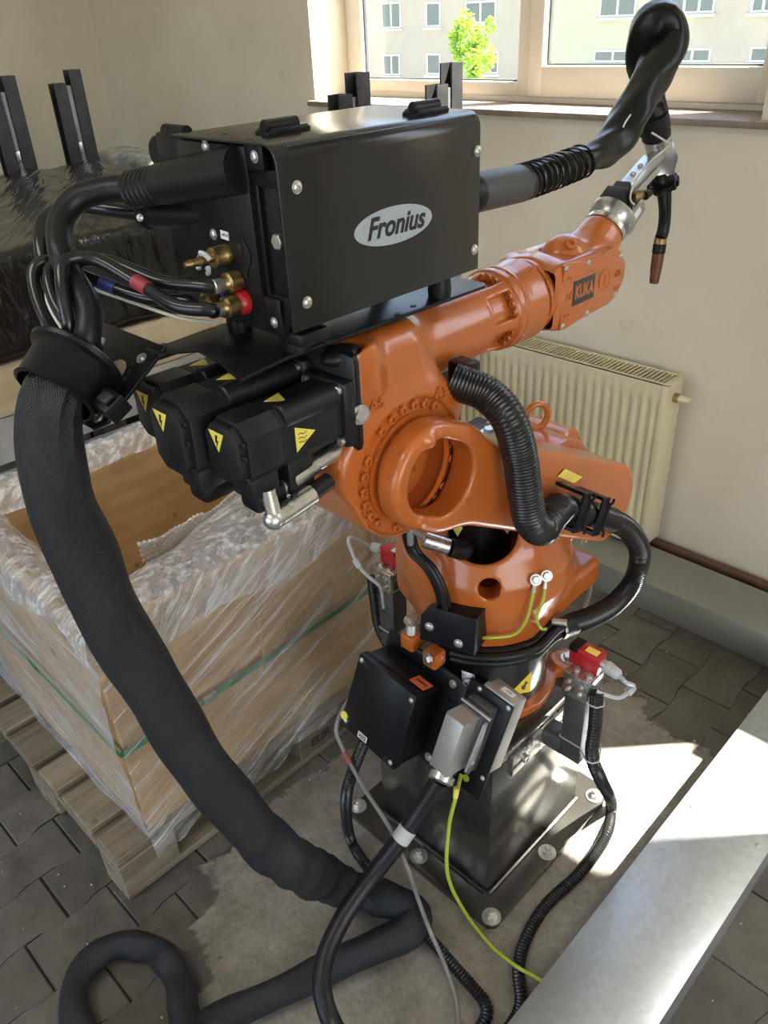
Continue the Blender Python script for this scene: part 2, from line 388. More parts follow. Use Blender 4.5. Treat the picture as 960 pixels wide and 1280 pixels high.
class MB:
    def __init__(s): s.v = []; s.f = []; s.uv = None

    def add(s, vs, fs):
        o = len(s.v); s.v += [Vector(p) for p in vs]; s.f += [[i + o for i in f] for f in fs]; return s

    def bm_in(s, bm, M=None):
        bm.verts.index_update()
        s.add([(M @ v.co if M is not None else v.co.copy()) for v in bm.verts], [[v.index for v in f.verts] for f in bm.faces]); bm.free(); return s

    def box(s, lo, hi, bevel=0.0, seg=2, M=None):
        lo, hi = Vector(lo), Vector(hi)
        bm = bmesh.new(); bmesh.ops.create_cube(bm, size=1)
        c = (lo + hi) / 2; d = hi - lo
        for v in bm.verts: v.co = Vector((v.co.x * d.x, v.co.y * d.y, v.co.z * d.z)) + c
        if bevel > 0: bmesh.ops.bevel(bm, geom=bm.edges[:], offset=bevel, segments=seg, affect='EDGES', profile=0.5)
        return s.bm_in(bm, M)

    def prism(s, poly, h, M, bevel=0.0, seg=2):
        """polygon in local xy, extruded 0..h along local z, placed by matrix M"""
        bm = bmesh.new(); vs = [bm.verts.new((p[0], p[1], 0)) for p in poly]; f = bm.faces.new(vs)
        r = bmesh.ops.extrude_face_region(bm, geom=[f]); up = [e for e in r['geom'] if isinstance(e, bmesh.types.BMVert)]
        for v in up: v.co.z += h
        bmesh.ops.recalc_face_normals(bm, faces=bm.faces[:])
        if bevel > 0:
            ed = [e for e in bm.edges if abs(e.verts[0].co.z - e.verts[1].co.z) < 1e-6]
            bmesh.ops.bevel(bm, geom=ed, offset=bevel, segments=seg, affect='EDGES', profile=0.5)
        return s.bm_in(bm, M)

    def lathe(s, prof, origin, axis, seg=32, up=None, caps=True):
        R = orient(axis, up); o = Vector(origin); vs = []; fs = []
        for r, h in prof:
            for k in range(seg):
                a = 2 * math.pi * k / seg; vs.append(o + R @ Vector((r * math.cos(a), r * math.sin(a), h)))
        n = len(prof)
        for i in range(n - 1):
            for k in range(seg):
                k2 = (k + 1) % seg; fs.append([i * seg + k, i * seg + k2, (i + 1) * seg + k2, (i + 1) * seg + k])
        if caps: fs.append([k for k in range(seg)][::-1]); fs.append([(n - 1) * seg + k for k in range(seg)])
        return s.add(vs, fs)

    def cyl(s, p0, p1, r, r1=None, seg=24, bevel=0.0):
        p0, p1 = Vector(p0), Vector(p1); L = (p1 - p0).length; r1 = r if r1 is None else r1
        pr = [(r, 0), (r1, L)] if bevel <= 0 else [(r - bevel, 0), (r, bevel), (r1, L - bevel), (r1 - bevel, L)]
        return s.lathe(pr, p0, p1 - p0, seg)

    def tube(s, path, rad, seg=12, closed=False, caps=True, squash=None, uvscale=None):
        n = len(path); vs = []; fs = []
        tg = []
        for i in range(n):
            a = path[(i - 1) % n] if closed or i > 0 else path[i]; b = path[(i + 1) % n] if closed or i < n - 1 else path[i]
            tg.append((b - a).normalized())
        x = orient(tg[0]).col[0].copy(); L = 0; uvs = []
        for i in range(n):
            x = (x - tg[i] * x.dot(tg[i])).normalized(); y = tg[i].cross(x)
            r = rad(i / (n - 1)) if callable(rad) else (rad[i] if isinstance(rad, (list, tuple)) else rad)
            if i: L += (path[i] - path[i - 1]).length
            for k in range(seg):
                a = 2 * math.pi * k / seg
                rr = r(a) if callable(r) else r
                p = x * (rr * math.cos(a)) + y * (rr * math.sin(a))
                if squash: p.z *= squash
                vs.append(path[i] + p); uvs.append((k / seg, L))
        m = n if closed else n - 1
        for i in range(m):
            for k in range(seg):
                k2 = (k + 1) % seg; j = (i + 1) % n; fs.append([i * seg + k, i * seg + k2, j * seg + k2, j * seg + k])
        if caps and not closed: fs.append([k for k in range(seg)][::-1]); fs.append([(n - 1) * seg + k for k in range(seg)])
        if uvscale: s.uv = [(u * uvscale[0], v_ * uvscale[1]) for u, v_ in uvs]
        return s.add(vs, fs)

    def sphere(s, c, r, seg=16, sc=(1, 1, 1)):
        bm = bmesh.new(); bmesh.ops.create_uvsphere(bm, u_segments=seg, v_segments=seg // 2 + 1, radius=r)
        for v in bm.verts: v.co = Vector((v.co.x * sc[0], v.co.y * sc[1], v.co.z * sc[2])) + Vector(c)
        return s.bm_in(bm)

    def mesh(s, name, smooth=True, angle=35):
        c = sum(s.v, Vector()) / max(1, len(s.v))
        lo = Vector([min(v[i] for v in s.v) for i in range(3)]); hi = Vector([max(v[i] for v in s.v) for i in range(3)]); c = (lo + hi) / 2
        me = bpy.data.meshes.new(name); me.from_pydata([v - c for v in s.v], [], s.f); me.update()
        if s.uv:
            ul = me.uv_layers.new(name='UVMap'); uvv = s.uv; nseg = None
            for poly in me.polygons:
                us = [uvv[me.loops[li].vertex_index] for li in poly.loop_indices]
                mx = max(u for u, _ in us)
                for li, (u, v_) in zip(poly.loop_indices, us):
                    if mx - u > s.uvwrap * 0.5: u += s.uvwrap
                    ul.data[li].uv = (u, v_)
        bm = bmesh.new(); bm.from_mesh(me); bmesh.ops.recalc_face_normals(bm, faces=bm.faces[:]); bm.to_mesh(me); bm.free()
        if smooth:
            me.polygons.foreach_set('use_smooth', [True] * len(me.polygons))
            me.set_sharp_from_angle(angle=math.radians(angle))
        return me, c

    uvwrap = 1.0

    def build(s, name, m, parent=None, smooth=True, angle=35):
        me, c = s.mesh(name, smooth, angle); me.materials.append(m)
        o = bpy.data.objects.new(name, me); COL.objects.link(o); o.location = c
        if parent is not None: setp(o, parent)
        return o


def world_loc(o):
    l = Vector(o.location)
    if o.parent is not None and o.parent_type == 'OBJECT':
        return world_loc(o.parent) + l if o.get('_rel') else l
    return l


WL = {}


def setp(o, parent):
    """parent keeping world placement (no parent here is ever rotated or scaled)"""
    pw = wloc(parent); ow = Vector(o.location); o.parent = parent; o.location = ow - pw; WL[o.name] = ow


def wloc(o):
    if o.name in WL: return WL[o.name]
    return Vector(o.location)


def tag(o, label=None, cat=None, group=None, kind=None):
    if label: o['label'] = label
    if cat: o['category'] = cat
    if group: o['group'] = group
    if kind: o['kind'] = kind
    return o


def thing(name, loc, label, cat, group=None):
    o = bpy.data.objects.new(name, None); COL.objects.link(o); o.location = loc; o.empty_display_size = 0.05
    return tag(o, label, cat, group)


_shared = {}


def inst(kind, name, pos, axis, scale, parent, m, spin=0.0):
    """small fastener from a shared mesh: local +z is the outward axis"""
    key = (kind, m.name)
    if key not in _shared:
        b = MB()
        if kind == 'hex':
            b.lathe([(1.45, 0), (1.45, 0.18)], (0, 0, 0), (0, 0, 1), 18); b.lathe([(1.0, 0.18), (1.0, 0.75), (0.86, 0.85)], (0, 0, 0), (0, 0, 1), 6)
        elif kind == 'anchor':
            b.lathe([(1.7, 0), (1.7, 0.2)], (0, 0, 0), (0, 0, 1), 18); b.lathe([(1.05, 0.2), (1.05, 1.0), (0.9, 1.1)], (0, 0, 0), (0, 0, 1), 6)
            b.lathe([(0.55, 1.0), (0.55, 1.6), (0.45, 1.7)], (0, 0, 0), (0, 0, 1), 12)
        elif kind == 'socket':
            b.lathe([(1, 0), (1, 0.75), (0.9, 0.85), (0.55, 0.85), (0.5, 0.35)], (0, 0, 0), (0, 0, 1), 12)
        elif kind == 'pan':
            b.lathe([(1.25, 0), (1.25, 0.1), (1.0, 0.12), (0.98, 0.38), (0.7, 0.58), (0.38, 0.62), (0.33, 0.35)], (0, 0, 0), (0, 0, 1), 16)
        me = bpy.data.meshes.new(name); me.from_pydata(b.v, [], b.f); me.materials.append(m)
        me.polygons.foreach_set('use_smooth', [True] * len(me.polygons)); me.set_sharp_from_angle(angle=math.radians(35))
        _shared[key] = me
    o = bpy.data.objects.new(name, _shared[key]); COL.objects.link(o)
    o.location = pos; o.scale = (scale,) * 3
    o.rotation_euler = (orient(axis) @ Matrix.Rotation(spin, 3, 'Z')).to_euler()
    if parent is not None: setp(o, parent)
    return o


def text_mesh(txt, size, M, name, m, parent, depth=0.0006, shear=0.0, bold=0.0, align='CENTER', sx=1.0):
    cu = bpy.data.curves.new(name, 'FONT'); cu.body = txt; cu.size = size; cu.extrude = depth; cu.shear = shear; cu.offset = bold
    cu.align_x = align; cu.align_y = 'CENTER'
    to = bpy.data.objects.new(name, cu); COL.objects.link(to)
    dg = bpy.context.evaluated_depsgraph_get(); me = bpy.data.meshes.new_from_object(to.evaluated_get(dg))
    bpy.data.objects.remove(to); bpy.data.curves.remove(cu)
    co = [M @ Vector((v.co.x * sx, v.co.y, v.co.z)) for v in me.vertices]; c = sum(co, Vector()) / max(1, len(co))
    for v, p in zip(me.vertices, co): v.co = p - c
    me.name = name; me.materials.clear(); me.materials.append(m)
    o = bpy.data.objects.new(name, me); COL.objects.link(o); o.location = c
    if parent is not None: setp(o, parent)
    return o


def frameM(o, x, y):
    x = Vector(x).normalized(); y = Vector(y); y = (y - x * y.dot(x)).normalized(); z = x.cross(y)
    return Matrix([[x[i], y[i], z[i], Vector(o)[i]] for i in range(3)] + [[0, 0, 0, 1]])


def surf_hit(o, px, py):
    """first point (and normal) where the photo pixel's line of sight meets object o"""
    me = o.data; off = wloc(o); t = BVHTree.FromPolygons([v.co + off for v in me.vertices], [p.vertices[:] for p in me.polygons])
    d = (P(px, py, d=1.0) - Vector(CAMP)).normalized(); h, n, _, _ = t.ray_cast(Vector(CAMP), d)
    if h is None: return P(px, py, d=1.3), -d
    return h, (n if n.dot(d) < 0 else -n)


# --- signed distance modelling for the cast parts
def sd_cyl(p, a, b, r, rd=0.0, r2=None):
    a = np.array(a, float); b = np.array(b, float); ba = b - a; L = np.linalg.norm(ba); u = ba / L
    t = (p - a) @ u; q = np.linalg.norm(p - a - t[..., None] * u, axis=-1)
    rr = r if r2 is None else r + (r2 - r) * np.clip(t / L, 0, 1)
    dx = q - rr + rd; dy = np.abs(t - L / 2) - L / 2 + rd
    return np.minimum(np.maximum(dx, dy), 0) + np.hypot(np.maximum(dx, 0), np.maximum(dy, 0)) - rd


def sd_box(p, lo, hi, rd=0.0, R=None, c=None):
    lo = np.array(lo, float); hi = np.array(hi, float); cc = (lo + hi) / 2; h = (hi - lo) / 2
    q = p - cc
    if R is not None: q = q @ np.array(R)
    q = np.abs(q) - h + rd
    return np.linalg.norm(np.maximum(q, 0), axis=-1) + np.minimum(q.max(-1), 0) - rd


def sd_caps(p, a, b, r, r2=None):
    a = np.array(a, float); b = np.array(b, float); ba = b - a; t = np.clip(((p - a) @ ba) / (ba @ ba), 0, 1)
    rr = r if r2 is None else r + (r2 - r) * t
    return np.linalg.norm(p - a - t[..., None] * ba, axis=-1) - rr


def sd_sph(p, c, r, sc=(1, 1, 1)):
    q = (p - np.array(c)) / np.array(sc); return (np.linalg.norm(q, axis=-1) - r) * min(sc)


def smin(a, b, k): h = np.clip(0.5 + 0.5 * (b - a) / k, 0, 1); return b + (a - b) * h - k * h * (1 - h)
def smax(a, b, k): return -smin(-a, -b, k)


def surface(f, lo, hi, h):
    lo = np.array(lo, float); hi = np.array(hi, float); n = np.ceil((hi - lo) / h).astype(int) + 1
    ax = [lo[i] + h * np.arange(n[i]) for i in range(3)]
    G = np.stack(np.meshgrid(*ax, indexing='ij'), -1).astype(np.float32)
    D = f(G)
    ins = D < 0
    c = np.zeros(tuple(n - 1), int)
    for i in (0, 1):
        for j in (0, 1):
            for k in (0, 1): c += ins[i:n[0] - 1 + i, j:n[1] - 1 + j, k:n[2] - 1 + k]
    act = (c > 0) & (c < 8); idx = -np.ones(act.shape, int); ijk = np.argwhere(act); idx[act] = np.arange(len(ijk))
    acc = np.zeros((len(ijk), 3)); cnt = np.zeros(len(ijk))
    cor = [(i, j, k) for i in (0, 1) for j in (0, 1) for k in (0, 1)]
    for a in cor:
        for b in cor:
            if sum(abs(x - y) for x, y in zip(a, b)) == 1 and a < b:
                da = D[ijk[:, 0] + a[0], ijk[:, 1] + a[1], ijk[:, 2] + a[2]]; db = D[ijk[:, 0] + b[0], ijk[:, 1] + b[1], ijk[:, 2] + b[2]]
                m = (da < 0) != (db < 0); t = np.where(m, da / np.where(np.abs(da - db) < 1e-9, 1, da - db), 0)
                pt = np.array(a) + t[:, None] * (np.array(b) - np.array(a)); acc[m] += pt[m]; cnt[m] += 1
    V = lo + h * (ijk + acc / np.maximum(cnt, 1)[:, None])
    e = 1e-4
    for _ in range(2):
        d = f(V); g = np.stack([f(V + np.eye(3)[i] * e) - f(V - np.eye(3)[i] * e) for i in range(3)], -1) / (2 * e)
        gn = (g * g).sum(-1); st = np.clip(d / np.maximum(gn, 0.3), -h * 0.5, h * 0.5); V = V - st[:, None] * g
    F = []
    for axd in range(3):
        o1, o2 = [(1, 2), (2, 0), (0, 1)][axd]
        sl0 = [slice(None)] * 3; sl1 = [slice(None)] * 3; sl0[axd] = slice(0, -1); sl1[axd] = slice(1, None)
        a = ins[tuple(sl0)]; b = ins[tuple(sl1)]; ch = np.argwhere(a != b)
        ok = (ch[:, o1] > 0) & (ch[:, o2] > 0) & (ch[:, o1] < n[o1] - 1) & (ch[:, o2] < n[o2] - 1); ch = ch[ok]
        u1 = np.zeros(3, int); u1[o1] = 1; u2 = np.zeros(3, int); u2[o2] = 1
        q = [idx[tuple((ch - s).T)] for s in (0 * u1, u1, u1 + u2, u2)]
        fl = a[tuple(ch.T)]
        quad = np.stack(q, 1); quad[~fl] = quad[~fl][:, ::-1]; F.append(quad)
    F = np.concatenate(F); F = F[(F >= 0).all(1)]
    return V, F


def cast(name, f, lo, hi, h, m, parent, angle=42):
    V, F = surface(f, lo, hi, h); b = MB(); b.v = [Vector(v) for v in V]; b.f = F.tolist()
    return b.build(name, m, parent, True, angle)

# ================================================================== SETTING
WY, LX, BY, RX_, CZ = 2.35, -4.33, -3.5, 3.5, 3.2        # window wall, left wall, back wall, right wall, ceiling


def struct(o): return tag(o, kind='structure')


floor = struct(MB().box((LX - 0.2, BY - 0.2, -0.12), (RX_ + 0.2, WY + 0.1, -0.010)).build('floor', SOIL))


def halfw(t):
    t = abs(t)
    return 0.0752 if t > 0.064 else (0.0613 if t < 0.036 else 0.0613 + (0.0752 - 0.0613) * (t - 0.036) / 0.028)


def paver_mesh():
    g = 0.0016; ts = [-0.1 + g, -0.064, -0.036, 0.036, 0.064, 0.1 - g]
    poly = [(halfw(t) - g, t) for t in ts] + [(-(halfw(t) - g), t) for t in reversed(ts)]
    b = MB(); b.prism(poly, 0.06, Matrix.Translation((0, 0, -0.06)))
    bm = bmesh.new(); vs = [bm.verts.new(v) for v in b.v]; [bm.faces.new([vs[i] for i in f]) for f in b.f]
    ed = [e for e in bm.edges if e.verts[0].co.z > -0.001 and e.verts[1].co.z > -0.001]
    bmesh.ops.bevel(bm, geom=ed, offset=0.003, segments=1, affect='EDGES')
    me = bpy.data.meshes.new('paver'); bm.to_mesh(me); bm.free(); me.materials.append(PAVER); return me


pm = paver_mesh()
for i in range(-9, 11):
    xc = -1.2555 + 0.1365 * i
    for j in range(-4, 10):
        yc = 0.216 + 0.2 * j + (0.1 if i % 2 else 0.0)
        if yc > 2.28: continue
        o = bpy.data.objects.new('paver', pm); COL.objects.link(o)
        o.location = (xc + random.uniform(-.0012, .0012), yc + random.uniform(-.0012, .0012), random.uniform(-0.0022, 0.0012))
        o.rotation_euler = (random.uniform(-.005, .005), random.uniform(-.005, .005), random.uniform(-.006, .006))
        setp(o, floor)
# paving beyond the near field: one slab of the same stone
b = MB(); b.box((LX, -0.6, -0.03), (-2.56, WY, -0.003)); b.box((0.19, -0.6, -0.03), (RX_, WY, -0.003)); b.box((LX, BY, -0.03), (RX_, -0.6, -0.003))
setp(b.build('far_paving', PAVER), floor)

# mortar smeared over the stones round the pedestal
mp_px = [(300, 1056), (345, 1000), (410, 955), (470, 915), (560, 850), (640, 800), (700, 815), (760, 850), (800, 868), (815, 905), (862, 930), (900, 965), (860, 1040),
         (790, 1110), (720, 1200), (650, 1290), (560, 1330), (400, 1330), (280, 1300), (235, 1265), (268, 1215), (243, 1165), (275, 1120), (255, 1085)]
pts = [P(px, py, z=0.0) for px, py in mp_px]
pl = spline(pts, 7, True); cen = sum(pl, Vector()) / len(pl)
vs = []; fs = []
ringk = [(1.06, 0.0012), (1.0, 0.0016), (0.90, 0.0022), (0.8, .0026), (0.55, 0.0028), (0.25, 0.0028)]
for rk, zz in ringk:
    for i, p in enumerate(pl):
        jit = 1 + 0.012 * math.sin(i * .9) + .008 * math.sin(i * 2.3)
        q = cen + (p - cen) * rk * jit; vs.append((q.x, q.y, zz + 0.0012))
n = len(pl)
for r in range(len(ringk) - 1):
    for i in range(n): fs.append([r * n + i, r * n + (i + 1) % n, (r + 1) * n + (i + 1) % n, (r + 1) * n + i])
fs.append([(len(ringk) - 1) * n + i for i in range(n)])
mo = MB().add(vs, fs).build('mortar_smear', MORTAR)
at_ = mo.data.attributes.new('cover', 'FLOAT', 'POINT')
for r in range(len(ringk)):
    for i in range(n): at_.data[r * n + i].value = (0.0, .45, .8, 1.0, 1.0, 1.0)[r]
setp(mo, floor)
# crumbs of mortar and dust
b = MB()
for k in range(150):
    x, y = random.uniform(-1.9, -0.1), random.uniform(0.0, 2.0); r = random.uniform(0.0012, 0.0032)
    b.sphere((x, y, r * 0.4 + 0.001), r, 6, (1.3, 0.8, 0.5))
setp(tag(b.build('mortar_crumbs', WHITEC), kind='stuff'), floor)

# window wall with two openings
O1 = (-2.69, -0.93); O2 = (0.145, 0.95); ZB, ZT = 1.425, 3.00; WO = 2.62
b = MB()
for x0, x1, z0, z1 in [(LX - .2, O1[0], 0, CZ), (O1[1], O2[0], 0, CZ), (O2[1], RX_ + .2, 0, CZ), (O1[0], O1[1], 0, ZB), (O1[0], O1[1], ZT, CZ), (O2[0], O2[1], 0, ZB), (O2[0], O2[1], ZT, CZ)]:
    b.box((x0, WY, z0 - 0.1 if z0 == 0 else z0), (x1, WO, z1))
struct(b.build('wall_window_side', WALL, smooth=False))
struct(MB().box((LX - 0.2, BY, -0.1), (LX, WY, CZ)).build('wall_left', WALL, smooth=False))
b = MB()   # back wall with a wide door opening
b.box((LX, BY - .2, -.1), (-3.2, BY, CZ)); b.box((0.4, BY - .2, -.1), (RX_, BY, CZ)); b.box((-3.2, BY - .2, 2.8), (0.4, BY, CZ))
struct(b.build('wall_back', WALL, smooth=False))
b = MB(); b.box((RX_, BY, -.1), (RX_ + .2, -2.2, CZ)); b.box((RX_, 1.0, -.1), (RX_ + .2, WY, CZ)); b.box((RX_, -2.2, 2.75), (RX_ + .2, 1.0, CZ)); b.box((RX_, -2.2, -.1), (RX_ + .2, 1.0, 0.45))
struct(b.build('wall_right', WALL, smooth=False))
struct(MB().box((LX - .2, BY - .2, CZ), (RX_ + .2, WO, CZ + .15)).build('ceiling', CEIL, smooth=False))


def ring(b, x0, x1, z0, z1, wl, wr, wb, wt, y0, y1, bev=0.006):
    b.box((x0, y0, z0), (x0 + wl, y1, z1), bev); b.box((x1 - wr, y0, z0), (x1, y1, z1), bev)
    b.box((x0 + wl - .004, y0 + .0006, z0), (x1 - wr + .004, y1, z0 + wb), bev); b.box((x0 + wl - .004, y0 + .0006, z1 - wt), (x1 - wr + .004, y1, z1), bev)


def window(name, x0, x1, splits):
    w_ = struct(thing_struct(name, ((x0 + x1) / 2, 2.55, ZB)))
    b = MB(); ring(b, x0, x1, ZB + 0.006, ZT, 0.045, 0.045, 0.035, 0.045, 2.535, 2.60)
    for xs in splits['mull']: b.box((xs - 0.03, 2.536, ZB + .03), (xs + 0.03, 2.60, ZT - .03), 0.005)
    b.build('window_frame', FRAMEW, w_)
    for (a, c, zb) in splits['sash']:
        sb = MB(); fw = splits.get('fw', 0.05); ring(sb, a, c, ZB + 0.034, ZT - .03, fw, fw, zb - (ZB + 0.034), fw, 2.520 if zb > 1.52 else 2.53, 2.575, 0.007)
        so = sb.build('sash', FRAMEW, w_)
        MB().box((a + fw - .006, 2.553, zb - .006), (c - fw + .006, 2.559, ZT - .03 - fw + .006)).build('pane', GLASS, so)
        g = MB(); ring(g, a + fw - .001, c - fw + .001, zb - .001, ZT - .03 - fw + .001, .006, .006, .006, .006, 2.548, 2.566, 0.001); g.build('gasket', PLGREY, so)
    return w_


def thing_struct(name, loc):
    o = bpy.data.objects.new(name, None); COL.objects.link(o); o.location = loc; o.empty_display_size = .05; return o


window('window_1', O1[0], O1[1], dict(mull=[-1.80], sash=[(-2.655, -1.795, 1.503), (-1.80, -0.965, 1.552)], fw=0.056))
window('window_2', O2[0], O2[1], dict(mull=[], sash=[(0.175, 0.880, 1.552)], fw=0.056))
s1 = struct(MB().box((O1[0] - 0.0, 2.305, 1.424), (O1[1] + 0.0, 2.56, 1.442), 0.003).build('trim_1', SILLW))
struct(MB().box((O2[0], 2.305, 1.424), (O2[1], 2.56, 1.442), 0.003).build('trim_2', SILLW))
struct(MB().box((O1[1] - .01, 2.305, 1.424), (O1[1] + .16, 2.352, 1.442), 0.003).build('trim_5', SILLW))
# outside metal sills
for i, (a, c) in enumerate((O1, O2)):
    struct(MB().box((a, 2.59, 1.44), (c, 2.78, 1.452), 0.002).build('trim_%d' % (i + 3), CEIL))

# ------------------------------------------------------------------ outside
ground = struct(MB().box((-90, 3.2, -6.2), (70, 80, -6.0)).build('ground_outside', mat('asphalt_outside', (0.30, 0.31, 0.26), 0.9, 0, 0, 0.2, 0.4)))
FY = 42.0
bl = thing('apartment_building', (-30, FY, -6), 'pale plastered apartment block with rows of windows seen beyond the glass', 'building')
FAC = mat('facade_plaster', (0.47, 0.41, 0.335), 0.85, 0, 0, 0.06, 0.5); FACG = mat('facade_plaster_green', (0.49, 0.48, 0.345), 0.85, 0, 0, 0.05, 0.5)
xa, xb, xc_ = P(330, 60, y=FY).x, P(690, 60, y=FY).x, P(862, 60, y=FY).x
MB().box((xa - 8, FY, -6), (xb, FY + 10, 9)).build('facade', FAC, bl, smooth=False)
MB().box((xb, FY + .01, -6), (xc_, FY + 10, 9)).build('facade', FACG, bl, smooth=False)
MB().box((xc_, FY, -6), (xc_ + 26, FY + 10, 9)).build('facade', FAC, bl, smooth=False)
MB().box((xa - 8.4, FY - .5, 9), (xc_ + 26.4, FY + 10.4, 9.4)).build('roof', CEIL, bl, smooth=False)
DGL = mat('facade_window_glass', (0.17, 0.20, 0.185), 0.2)
wins = [(478, 2, 501, 36, 2), (533, 2, 551, 34, 1), (582, 0, 621, 30, 2), (480, 68, 500, 94, 2), (534, 67, 551, 93, 1), (604, 64, 624, 92, 1),
        (662, 0, 676, 20, 1), (749, -14, 798, 22, 2), (836, -16, 897, 18, 3), (938, -18, 975, 16, 2), (742, 62, 792, 78, 2), (842, 60, 890, 78, 2), (936, 58, 965, 78, 1),
        (420, 4, 446, 36, 2), (420, 68, 446, 95, 2)]
for x0, y0, x1, y1, npn in wins:
    a = P(x0, y1, y=FY); c = P(x1, y0, y=FY)
    wb_ = MB(); t = 0.09
    ring(wb_, a.x, c.x, a.z, c.z, t, t, t, t, FY - .06, FY + .02, 0.0)
    for k in range(1, npn): xm = a.x + (c.x - a.x) * k / npn; wb_.box((xm - .06, FY - .055, a.z), (xm + .06, FY + .02, c.z))
    wb_.box((a.x - .1, FY - .2, a.z - .14), (c.x + .1, FY + .02, a.z - .02))
    wo_ = wb_.build('window', CEIL, bl, smooth=False)
    for k in range(npn):
        u0 = a.x + (c.x - a.x) * k / npn + .06; u1 = a.x + (c.x - a.x) * (k + 1) / npn - .06
        MB().box((u0, FY - .03, a.z + .05), (u1, FY - .01, c.z - .05)).build('pane', DGL, wo_, smooth=False)

TY = 17.0
tc_ = P(592, 66, y=TY); tb = thing('young_tree', (tc_.x, TY, -6), 'young leafy green tree standing in front of the apartment block', 'tree')
MB().tube(spline([(tc_.x, TY, -6), (tc_.x + .05, TY, -3), (tc_.x, TY, tc_.z + .2)], 6), lambda t: 0.07 * (1 - .6 * t), 8).build('trunk', BARK, tb)
lv = MB(); hw, hh = 0.66, 0.80
clus = [(random.uniform(-.75, .75), random.uniform(-.7, .7), random.uniform(-.9, 1.0), random.uniform(.2, .38)) for _ in range(26)] + [(0, 0, z_, .42) for z_ in (-.6, -.2, .2)]
for k in range(2600):
    cx_, cy_, cz_, cr_ = random.choice(clus); nn_ = Vector((random.gauss(0, 1), random.gauss(0, 1), random.gauss(0, 1))).normalized() * cr_ * random.uniform(.3, 1.0)
    wz = 1 - .45 * max(0, cz_)
    c = Vector((tc_.x + (cx_ * wz + nn_.x) * hw, TY + (cy_ * wz + nn_.y) * hw, tc_.z - .12 + (cz_ + nn_.z) * hh))
    r = random.uniform(.035, .07); n_ = Vector((random.gauss(0, 1), random.gauss(0, 1), random.gauss(0, 1))).normalized(); M_ = orient(n_)
    e1, e2 = M_.col[0] * r, M_.col[1] * r * .6
    lv.add([c - e1, c + e2, c + e1, c - e2], [[0, 1, 2, 3]])
lt = NT('leaf_translucent'); lt.b.inputs['Base Color'].default_value = (0.16, 0.30, 0.035, 1)
tr_ = lt.n.new('ShaderNodeBsdfTranslucent'); tr_.inputs[0].default_value = (0.42, 0.62, 0.06, 1)
ms_ = lt.n.new('ShaderNodeMixShader'); ms_.inputs[0].default_value = 0.5; lt.link(lt.b.outputs[0], ms_.inputs[1]); lt.link(tr_.outputs[0], ms_.inputs[2]); lt.link(ms_.outputs[0], lt.o.inputs[0])
tag(lv.build('foliage', lt.m, tb, smooth=False), kind='stuff')

# ------------------------------------------------------------------ radiator
R0, R1, RZ0, RZ1, RF, RB = -1.87, -1.005, 0.125, 0.722, 2.205, 2.31
rd = thing('panel_radiator', ((R0 + R1) / 2, 2.26, RZ0), 'cream ribbed panel radiator below the window', 'radiator')
vs = []; fs = []; nx = 300
zs = [RZ0, RZ0 + .03, RZ0 + .045, RZ1 - .075, RZ1 - .06, RZ1 - .012, RZ1]
for i in range(nx + 1):
    x = R0 + .0 + (R1 - R0 - .02) * i / nx; ph = ((x - R0) / 0.0333) % 1
    rib = 0.008 * (1 if ph < .5 else 0) if False else 0.004 + 0.004 * max(-1, min(1, 2.2 * math.sin(2 * math.pi * ph)))
    for k, z in enumerate(zs): vs.append((x, RF + (rib if 2 <= k <= 3 else 0.0) + 0, z))
m_ = len(zs)
for i in range(nx):
    for k in range(m_ - 1): fs.append([i * m_ + k, (i + 1) * m_ + k, (i + 1) * m_ + k + 1, i * m_ + k + 1])
MB().add(vs, fs).build('front_panel', CREAM, rd, True, 60)
MB().box((R0, RF + .012, RZ0), (R1 - .02, RF + .02, RZ1 - .01)).build('water_panel', CREAM, rd)
MB().box((R0, RB - .018, RZ0), (R1 - .02, RB, RZ1 - .01), .002).build('rear_panel', CREAM, rd)
MB().box((R1 - .022, RF - .0005, RZ0), (R1, RB, RZ1 - .001), .003).build('side_panel', CREAM, rd)
b = MB(); ring_y = (RF, RB)
b.box((R0, RF, RZ1 - .005), (R1, RF + .012, RZ1 + .001), .001); b.box((R0, RB - .010, RZ1 - .005), (R1, RB, RZ1 + .001), .001); b.box((R1 - .02, RF, RZ1 - .005), (R1, RB, RZ1 + .0005), .001)
b.build('grille_frame', CREAM, rd)
b = MB(); x = R0 + .01
while x < R1 - .022: b.box((x, RF + .012, RZ1 - .010), (x + .005, RB - .01, RZ1)); x += .0150
tag(b.build('grille_bars', CREAM, rd, smooth=False), kind='stuff')
MB().box((R0, RF + .02, RZ1 - .07), (R1 - .02, RB - .018, RZ1 - .055)).build('convector_shade', INK_SHADE, rd)  # black colour puts in the shade below the grille bars
va = (R1 - .002, 2.262, 0.665)
MB().cyl(va, (va[0] + .018, va[1], va[2]), .015, None, 20).build('valve_collar', BRASS, rd)
MB().cyl((va[0] + .016, va[1], va[2]), (va[0] + .052, va[1], va[2]), .0125, .0105, 20, .002).build('valve_cap', CREAM, rd)
for z in (0.2, 0.62): MB().box((R0 + .3, RB - .002, z), (R0 + .33, WY + .002, z + .03)).build('wall_bracket', CREAM, rd)
for z in (0.2, 0.62): MB().box((R1 - .3, RB - .002, z), (R1 - .27, WY + .002, z + .03)).build('wall_bracket', CREAM, rd)

# heating pipes along the wall
for nm, y, z, r, lb in [('heating_pipe', 2.325, 0.082, .018, 'brown painted heating pipe running against the wall, the upper one'), ('heating_pipe', 2.288, 0.048, .018, 'brown painted heating pipe lying between the upper pipe and the grey duct')]:
    tag(MB().cyl((LX + .02, y, z), (RX_ - .02, y, z), r, None, 16).build(nm, PIPEB), lb, 'pipe', 'heating pipes')

